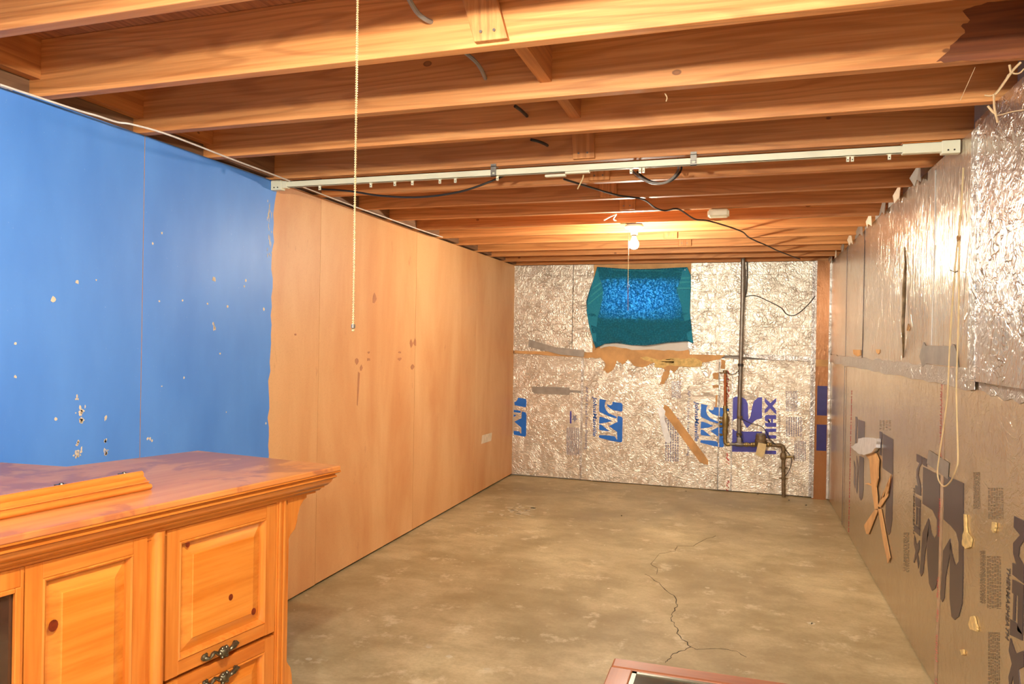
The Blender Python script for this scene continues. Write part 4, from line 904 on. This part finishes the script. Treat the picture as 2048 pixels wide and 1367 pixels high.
for pts, nm in [([B2(365, 600), B2(450, 645, .01), B2(540, 670, .01), B2(580, 715, .01), B2(610, 775, .01), B2(665, 830, .01)], 'bond_wire'), ([B2(750, 870), B2(795, 930, .01), B2(808, 985, .01), B2(785, 1060, .01), B2(750, 1110)], 'bond_wire'), ([B2(590, 745), B2(610, 790, .01), B2(650, 825, .01)], 'bond_wire'), ([B2(325, 760), B2(345, 735, .03), B2(375, 800, .02)], 'bond_wire'), ([B2(240, 190), B2(280, 212, .01), B2(320, 200, .01), B2(345, 175)], 'bond_wire')]:
    MB().tube(catmull(pts, 5), .0035, 6).build(nm, M['black'], wt, smooth=True)
yb2 = YB - .03
cable('wall_cable', [Vector((YP(1488, 515, yb2).x, yb2, HJ - .0)), YP(1491, 550, yb2), YP(1490, 590, yb2), YP(1486, 640, yb2), YP(1480, 720, yb2), YP(1476, 800, yb2)], .005, M['greywire'], 'thin grey cable running down beside the conduit pipe')
cable('wall_cable', [Vector((YP(1494, 515, yb2).x, yb2, HJ - .0)), YP(1495, 540, yb2), YP(1493, 580, yb2), YP(1489, 600, yb2), YP(1487, 640, yb2)], .0045, M['black'], 'black cable looping close along the right side of the conduit pipe')
yb3 = YB - .022
cable('wall_cable', [YP(1488, 600, yb3), YP(1492, 593, yb3), YP(1510, 591, yb3), YP(1533, 600, yb3), YP(1562, 615, yb3), YP(1572, 627, yb3), YP(1585, 631, yb3), YP(1600, 624, yb3), YP(1618, 607, yb3), YP(1630, 592, yb3 - .04)], .004, M['black'], 'thin black cable drooping over the upper foil board to the corner')
# debris at the foot of the back wall
for i, (px, py, s_) in enumerate([(1552, 985, .022), (1602, 993, .010), (1632, 997, .012), (1612, 1010, .008), (1578, 1000, .007), (1243, 1031, .007), (1372, 982, .006), (1516, 988, .007)]):
    c = FL(px, py, 0); mb = MB(); r_ = random.Random(i)
    pr = [(0, 0), (s_ * .9, 0), (s_, s_ * .3), (s_ * .6, s_ * .7), (0, s_ * .8)]; mb.lathe(pr, 7, Matrix.Translation(c) @ Matrix.Rotation(r_.uniform(0, 3), 4, 'Z') @ Matrix.Diagonal((1.3, .8, 1, 1)))
    for k in range(len(mb.v)): mb.v[k] += Vector((r_.uniform(-1, 1), r_.uniform(-1, 1), 0)) * s_ * .15
    lab = ['dark pebble of debris at the foot of the meter pipe, largest of its kind', 'dark crumb on the floor right of the meter pipe', 'dark crumb below the brown corner casing', 'dark crumb on the floor in front of the corner casing', 'dark crumb just right of the pipe foot', 'lone dark crumb on the open floor left of centre', 'dark crumb on the floor below the diagonal tan tear', 'dark crumb on the floor left of the meter pipe'][i]
    tag(mb.build('debris', M['crack'], origin=c), lab, 'debris', 'crumbs along the foot of the back wall')

# ------------------------------------------------------------------ pine entertainment cabinet
O2 = Vector((-1.194, 2.015)); AN = R(10.4); H = .948
cab = empty('entertainment_cabinet', (O2.x, O2.y, 0), 'glossy honey pine cabinet with raised panel doors standing against the blue wall', 'cabinet', rz=-AN)
inv = mat_of(cab).inverted()
def loc2(x, y): v = inv @ Vector((x, y, 0)); return (v.x, v.y)
def CB(mb, name, mat, parent=None, **kw):  # local coordinates of the cabinet: +x out of its front, +y towards the back wall
    o = mb.build(name, mat, None, **kw); o.parent = parent or cab; return o
back_r = loc2(-1.80, 2.085); notch = loc2(-1.93, 1.68); wallp = loc2(-2.168, 1.66)
front_near = (0.0, -2.25); wall_near = loc2(-2.168, .1); nn = (-.62, -2.25)
top_poly = [(0, 0), back_r, notch, wallp, wall_near, nn, front_near]
CB(MB().slab([(x, y, H) for x, y in top_poly], (0, 0, -.016)), 'top', M['pine_top'], bevel=.003)
def offset_path(path, d):
    """path of the outer edge offset inwards by d (open polyline, inside on the left)"""
    out = []
    for i, p_ in enumerate(path):
        p_ = Vector(p_); ds = []
        if i > 0: ds.append((p_ - Vector(path[i - 1])).normalized())
        if i < len(path) - 1: ds.append((Vector(path[i + 1]) - p_).normalized())
        ns = [Vector((-q.y, q.x)) for q in ds]
        if len(ns) == 1: out.append(p_ + ns[0] * d)
        else: b = (ns[0] + ns[1]); b.normalize(); out.append(p_ + b * d / max(.2, b.dot(ns[0])))
    return out
def sweep(path, prof, name, mat, parent=None, smooth=True):
    rows = [offset_path(path, d) for d, z in prof]; v = []; f = []; n_p = len(path)
    for (d, z), row in zip(prof, rows):
        for q in row: v.append((q.x, q.y, z))
    m_ = len(prof)
    for i in range(m_):
        i2 = (i + 1) % m_
        for k in range(n_p - 1): f.append((i * n_p + k, i * n_p + k + 1, i2 * n_p + k + 1, i2 * n_p + k))
    f.append(tuple(i * n_p for i in range(m_))); f.append(tuple(i * n_p + n_p - 1 for i in range(m_)))
    return CB(MB().add(v, f), name, mat, parent, smooth=smooth)
path = [(0, -2.25), (0, 0), back_r]
z = H - .016
sweep(path, [(.0, z), (-.003 + .003, z - .004), (.004, z - .007), (.012, z - .008), (.012, z - .012), (.008, z - .015), (.008, z - .019), (.013, z - .023), (.016, z - .024), (.02, z - .034), (.028, z - .043), (.034, z - .046), (.034, z - .050), (.040, z - .052), (.044, z - .058), (.052, z - .061), (.052, z - .066), (.2, z - .066), (.2, z)], 'crown_moulding', M['pine_h'])
FX_ = -.06  # plane of the front
zt = H - .081
body = MB().box((-.56, -2.2, .06), (FX_ - .03, -.165, zt)); CB(body, 'carcass', M['pine_v'])
CB(MB().box((FX_ - .03, -2.2, .0), (FX_ + .004, -.165, .09)), 'plinth', M['pine_h'])
CB(MB().box((FX_ - .03, -2.2, zt - .03 + .012), (FX_, -.165, zt)), 'top_rail', M['pine_h'])
# right end stile with the shaped bracket above and foot below
CB(MB().box((FX_ - .03, -.210, 0), (FX_ + .004, -.172, zt)), 'end_stile', M['pine_v'], bevel=.003)
brk = [(-.158, zt), (-.085, zt), (-.085, zt - .012), (-.098, zt - .018), (-.112, zt - .034), (-.120, zt - .055), (-.125, zt - .08), (-.133, zt - .10), (-.150, zt - .112), (-.158, zt - .125), (-.158, .38), (-.152, .368), (-.142, .355), (-.136, .33), (-.132, .29), (-.128, .2), (-.112, .12), (-.095, .05), (-.09, 0), (-.172, 0), (-.172, zt)]
CB(MB().slab([(FX_ - .026, y, z_) for y, z_ in brk], (.026, 0, 0)), 'end_bracket', M['pine_v'], bevel=.002)
CB(MB().box((FX_ + .004, -.205, .02), (FX_ + .009, -.196, zt)).box((FX_ + .004, -.186, .02), (FX_ + .009, -.177, zt)), 'reeding', M['pine_v'], bevel=.002)
# half-round pilasters
def halfcol(y0, y1, name='pilaster'):
    mb = MB(); r = (y1 - y0) / 2; c = (y0 + y1) / 2; n = 12; prof = [(FX_ - .01 + .030 * math.sin(math.pi * i / n), c - r * math.cos(math.pi * i / n)) for i in range(n + 1)]
    mb.slab([(x, y, .09) for x, y in prof], (0, 0, zt - .09)); CB(mb, name, M['pine_v'], smooth=True)
halfcol(-.614, -.578)
CB(MB().box((FX_ - .02, -.625, .09), (FX_ - .004, -.574, zt)), 'pilaster_back', M['pine_v'])
halfcol(-1.66, -1.62)
def raised_door(y0, y1, z0, z1, name, st=.036, split=None, knots=(), fx=FX_, tr=None, br=None):
    """y0<y1 local; frame of stiles and rails, bead, and raised centre panel"""
    tr = tr or st; br = br or st
    d = CB(MB().box((fx - .018, y0, z0), (fx + .003, y0 + st, z1)).box((fx - .018, y1 - st, z0), (fx + .003, y1, z1)).box((fx - .020, y0, z0), (fx - .018, y1, z1)), name, M['pine_v'], bevel=.0)
    tag(d)
    CB(MB().box((fx - .018, y0 + st, z1 - tr), (fx + .003, y1 - st, z1)), 'rail', M['pine_h'], d, bevel=.0015); CB(MB().box((fx - .018, y0 + st, z0), (fx + .003, y1 - st, z0 + br)), 'rail', M['pine_h'], d, bevel=.0015)
    a0, a1, b0, b1 = y0 + st, y1 - st, z0 + br, z1 - tr
    # stepped bead round the opening
    v = []; f = []
    for (ins, x) in [(0, fx + .003), (.003, fx + .006), (.007, fx + .003), (.011, fx - .006), (.013, fx - .012), (.013, fx - .016), (0, fx - .016)]:
        for (yy, zz) in [(a0 + ins, b0 + ins), (a1 - ins, b0 + ins), (a1 - ins, b1 - ins), (a0 + ins, b1 - ins)]: v.append((x, yy, zz))
    for i in range(6):
        for k in range(4): f.append((i * 4 + k, i * 4 + (k + 1) % 4, (i + 1) * 4 + (k + 1) % 4, (i + 1) * 4 + k))
    CB(MB().add(v, f), 'bead', M['pine_v'], d)
    # raised panel
    v = []; f = []
    for (ins, x) in [(.011, fx - .012), (.042, fx - .001), (.044, fx + .001)]:
        for (yy, zz) in [(a0 + ins, b0 + ins), (a1 - ins, b0 + ins), (a1 - ins, b1 - ins), (a0 + ins, b1 - ins)]: v.append((x, yy, zz))
    for i in range(2):
        for k in range(4): f.append((i * 4 + k, i * 4 + (k + 1) % 4, (i + 1) * 4 + (k + 1) % 4, (i + 1) * 4 + k))
    f.append((8, 9, 10, 11)); f.append((3, 2, 1, 0))
    CB(MB().add(v, f), 'raised_panel', M['pine_p'], d)
    if knots:
        for (yy, zz, r) in knots:
            CB(MB().slab([(fx + .001, yy + r * .8 * math.cos(i * .523), zz + r * math.sin(i * .523)) for i in range(12)], (.0006, 0, 0)), 'knot', M['knot'], d)
    return d
M['knot'] = plain('pine_knot', hexc('7a2c10'), .3, var=.2, scale=60)
M['pine_p'] = pine('pine_panel', 1, .2, 'd88a36', 'c06a1c', '9a4c12', .4)
d1 = raised_door(-.572, -.213, .487, .862, 'door', knots=[(-.511, .813, .008), (-.371, .635, .009), (-.29, .57, .010)])
d2 = raised_door(-.572, -.213, .19, .476, 'drawer')
d3 = raised_door(-.905, -.626, .10, .862, 'door', knots=[(-.845, .718, .013)])
# glazed centre door
fxg = FX_
gd = CB(MB().box((fxg - .018, -.914, .10), (fxg + .003, -.9065, .862)).box((fxg - .018, -1.60, .10), (fxg + .003, -1.55, .862)).box((fxg - .018, -1.55, .822), (fxg + .003, -.914, .862)).box((fxg - .018, -1.55, .10), (fxg + .003, -.914, .16)), 'door', M['pine_v'], bevel=.002); tag(gd, 'glazed centre door')
CB(MB().box((fxg - .012, -1.55, .16), (fxg - .008, -.914, .822)), 'pane', M['cab_glass'], gd)
CB(MB().box((fxg - .007, -.924, .16), (fxg + .005, -.912, .822)).box((fxg - .007, -1.55, .812), (fxg + .005, -.924, .822)), 'glazing_bead', M['pine_v'], gd, bevel=.002)
d4 = raised_door(-2.18, -1.67, .10, .862, 'door')
# ornate pulls
def pull(yc, zc, d, fx=FX_):
    x = fx + .003; mb = MB()
    ctl = [(x + .004, yc - .052, zc + .0), (x + .012, yc - .040, zc - .004), (x + .012, yc - .026, zc + .006), (x + .016, yc - .012, zc - .002), (x + .018, yc, zc), (x + .016, yc + .012, zc + .002), (x + .012, yc + .026, zc - .004), (x + .012, yc + .040, zc + .006), (x + .004, yc + .052, zc + .0)]
    c = catmull(ctl, 5); mb.tube(c, [.0035 + .0022 * abs(math.sin(i * .55)) for i in range(len(c))], 8)
    for s in (-1, 1):
        e = Vector((x + .002, yc + s * .05, zc)); mb.lathe([(0, -.002), (.009, -.001), (.0095, .003), (.006, .006), (0, .007)], 12, Matrix.Translation(e) @ Matrix.Rotation(R(90), 4, 'Y'))
        for k in range(3):
            w = k * 2.1 + (0 if s > 0 else 1); q = e + Vector((.003, .008 * math.cos(w), .009 * math.sin(w))); mb.lathe([(0, -.004), (.0035, -.002), (.0042, 0), (.0035, .002), (0, .004)], 8, Matrix.Translation(q))
    h = CB(mb, 'handle', M['antique'], d, smooth=True)
    ro = MB(); cc_ = Vector((x + .017, yc, zc))
    ro.lathe([(0, -.012), (.010, -.01), (.014, -.004), (.015, .002), (.011, .008), (.005, .011), (0, .0115)], 16, Matrix.Translation(cc_) @ Matrix.Rotation(R(90), 4, 'Y'))
    for k in range(6):
        w = k * math.pi / 3; q = cc_ + Vector((.003, .013 * math.cos(w), .013 * math.sin(w))); ro.lathe([(0, -.006), (.004, -.004), (.0062, 0), (.004, .004), (0, .006)], 8, Matrix.Translation(q))
    CB(ro, 'rosette', M['antique'], h, smooth=True)
pull(-.408, .504, d1); pull(-.405, .434, d2)

# ------------------------------------------------------------------ loose crown moulding lying on the cabinet
dirn = (FL(304, 978, H) - FL(0, 1040, H)); dirn.z = 0; dirn.normalize(); nrm_ = Vector((dirn.y, -dirn.x, 0))
E0 = FL(304, 978, H + .001); lm = empty('loose_moulding', (E0.x, E0.y, H), 'detached length of honey pine crown moulding lying on top of the cabinet', 'moulding')
prof = [(-.002, 0)] + [(-.007 + .008 * math.sin(a_ * math.pi / 8), .0075 - .0075 * math.cos(a_ * math.pi / 8)) for a_ in range(1, 8)]
prof += [(-.012, .0148), (-.0125, .0175), (-.009, .0185), (-.0095, .021), (-.016, .0215), (-.021, .0235), (-.0245, .0265), (-.026, .030), (-.0315, .030), (-.032, .0275)]
prof += [(-.0405 + .0095 * math.cos(a_ * math.pi / 8), .0355 + .0095 * math.sin(a_ * math.pi / 8)) for a_ in range(-1, 8)] + [(-.052, .0375), (-.078, .0375), (-.078, .0)]
v = []; L_ = 1.25
for e in (0, 1):
    for (a, b) in prof: v.append(E0 + nrm_ * a + Vector((0, 0, b)) - dirn * (L_ * e))
k = len(prof); f = [tuple(range(k)), tuple(range(2 * k - 1, k - 1, -1))] + [(i, (i + 1) % k, (i + 1) % k + k, i + k) for i in range(k)]
MB().add(v, f).build('moulding', M['pine_h'], lm, smooth=True)
for (px, py) in [(116, 966), (225, 942)]:
    c = FL(px, py, H + .041); c = E0 + dirn * (c - E0).dot(dirn) + nrm_ * (-.072); c.z = H + .0385
    MB().box(c + Vector((-.010, -.012, 0)), c + Vector((.006, .012, .002))).tube([c + Vector((0, 0, .001)), c + Vector((0, 0, .005))], [.006, .004], 10).build('bracket', M['antique'], lm, bevel=.001)

# ------------------------------------------------------------------ low table at the bottom edge
TZ = .45; T0 = FL(1228, 1313, TZ)
tb_ = empty('coffee_table', (T0.x + .5, T0.y - .3, 0), 'low cherry wood table with an inset dark glass top at the bottom edge', 'table')
W_, D_ = 1.05, .56; X0, Y1 = T0.x, T0.y; fwid = .062
MB().box((X0, Y1 - fwid, TZ - .028), (X0 + W_, Y1, TZ)).build('top_rail', M['cherry'], tb_, bevel=.007)
MB().box((X0, Y1 - D_, TZ - .028), (X0 + W_, Y1 - D_ + fwid, TZ)).build('top_rail', M['cherry'], tb_, bevel=.007)
MB().box((X0, Y1 - D_ + fwid, TZ - .028), (X0 + fwid, Y1 - fwid, TZ)).build('top_rail', M['cherry_y'], tb_, bevel=.004)
MB().box((X0 + W_ - fwid, Y1 - D_ + fwid, TZ - .028), (X0 + W_, Y1 - fwid, TZ)).build('top_rail', M['cherry_y'], tb_, bevel=.004)
MB().box((X0 + fwid, Y1 - D_ + fwid, TZ - .012), (X0 + W_ - fwid, Y1 - fwid, TZ - .006)).build('glass_top', M['dark_glass'], tb_)
gl = MB(); gi = fwid; gw = .012
for (a, b) in [((X0 + gi, Y1 - gi - gw), (X0 + W_ - gi, Y1 - gi)), ((X0 + gi, Y1 - D_ + gi), (X0 + W_ - gi, Y1 - D_ + gi + gw)), ((X0 + gi, Y1 - D_ + gi), (X0 + gi + gw, Y1 - gi)), ((X0 + W_ - gi - gw, Y1 - D_ + gi), (X0 + W_ - gi, Y1 - gi))]:
    gl.box((*a, TZ - .006), (*b, TZ - .004))
gl.build('inlay_border', M['dark_inlay'], tb_)
MB().box((X0 + .03, Y1 - D_ + .03, TZ - .09), (X0 + W_ - .03, Y1 - D_ + .05, TZ - .028)).box((X0 + .03, Y1 - .05, TZ - .09), (X0 + W_ - .03, Y1 - .03, TZ - .028)).box((X0 + .03, Y1 - D_ + .05, TZ - .09), (X0 + .05, Y1 - .05, TZ - .028)).box((X0 + W_ - .05, Y1 - D_ + .05, TZ - .09), (X0 + W_ - .03, Y1 - .05, TZ - .028)).build('apron', M['cherry'], tb_)
for sx_ in (X0 + .02, X0 + W_ - .07):
    for sy in (Y1 - .07, Y1 - D_ + .02): MB().box((sx_, sy, 0), (sx_ + .05, sy + .05, TZ - .028)).build('leg', M['cherry'], tb_, bevel=.004)

# top-level meshes and empties keep their transforms; leftover mapping objects removed
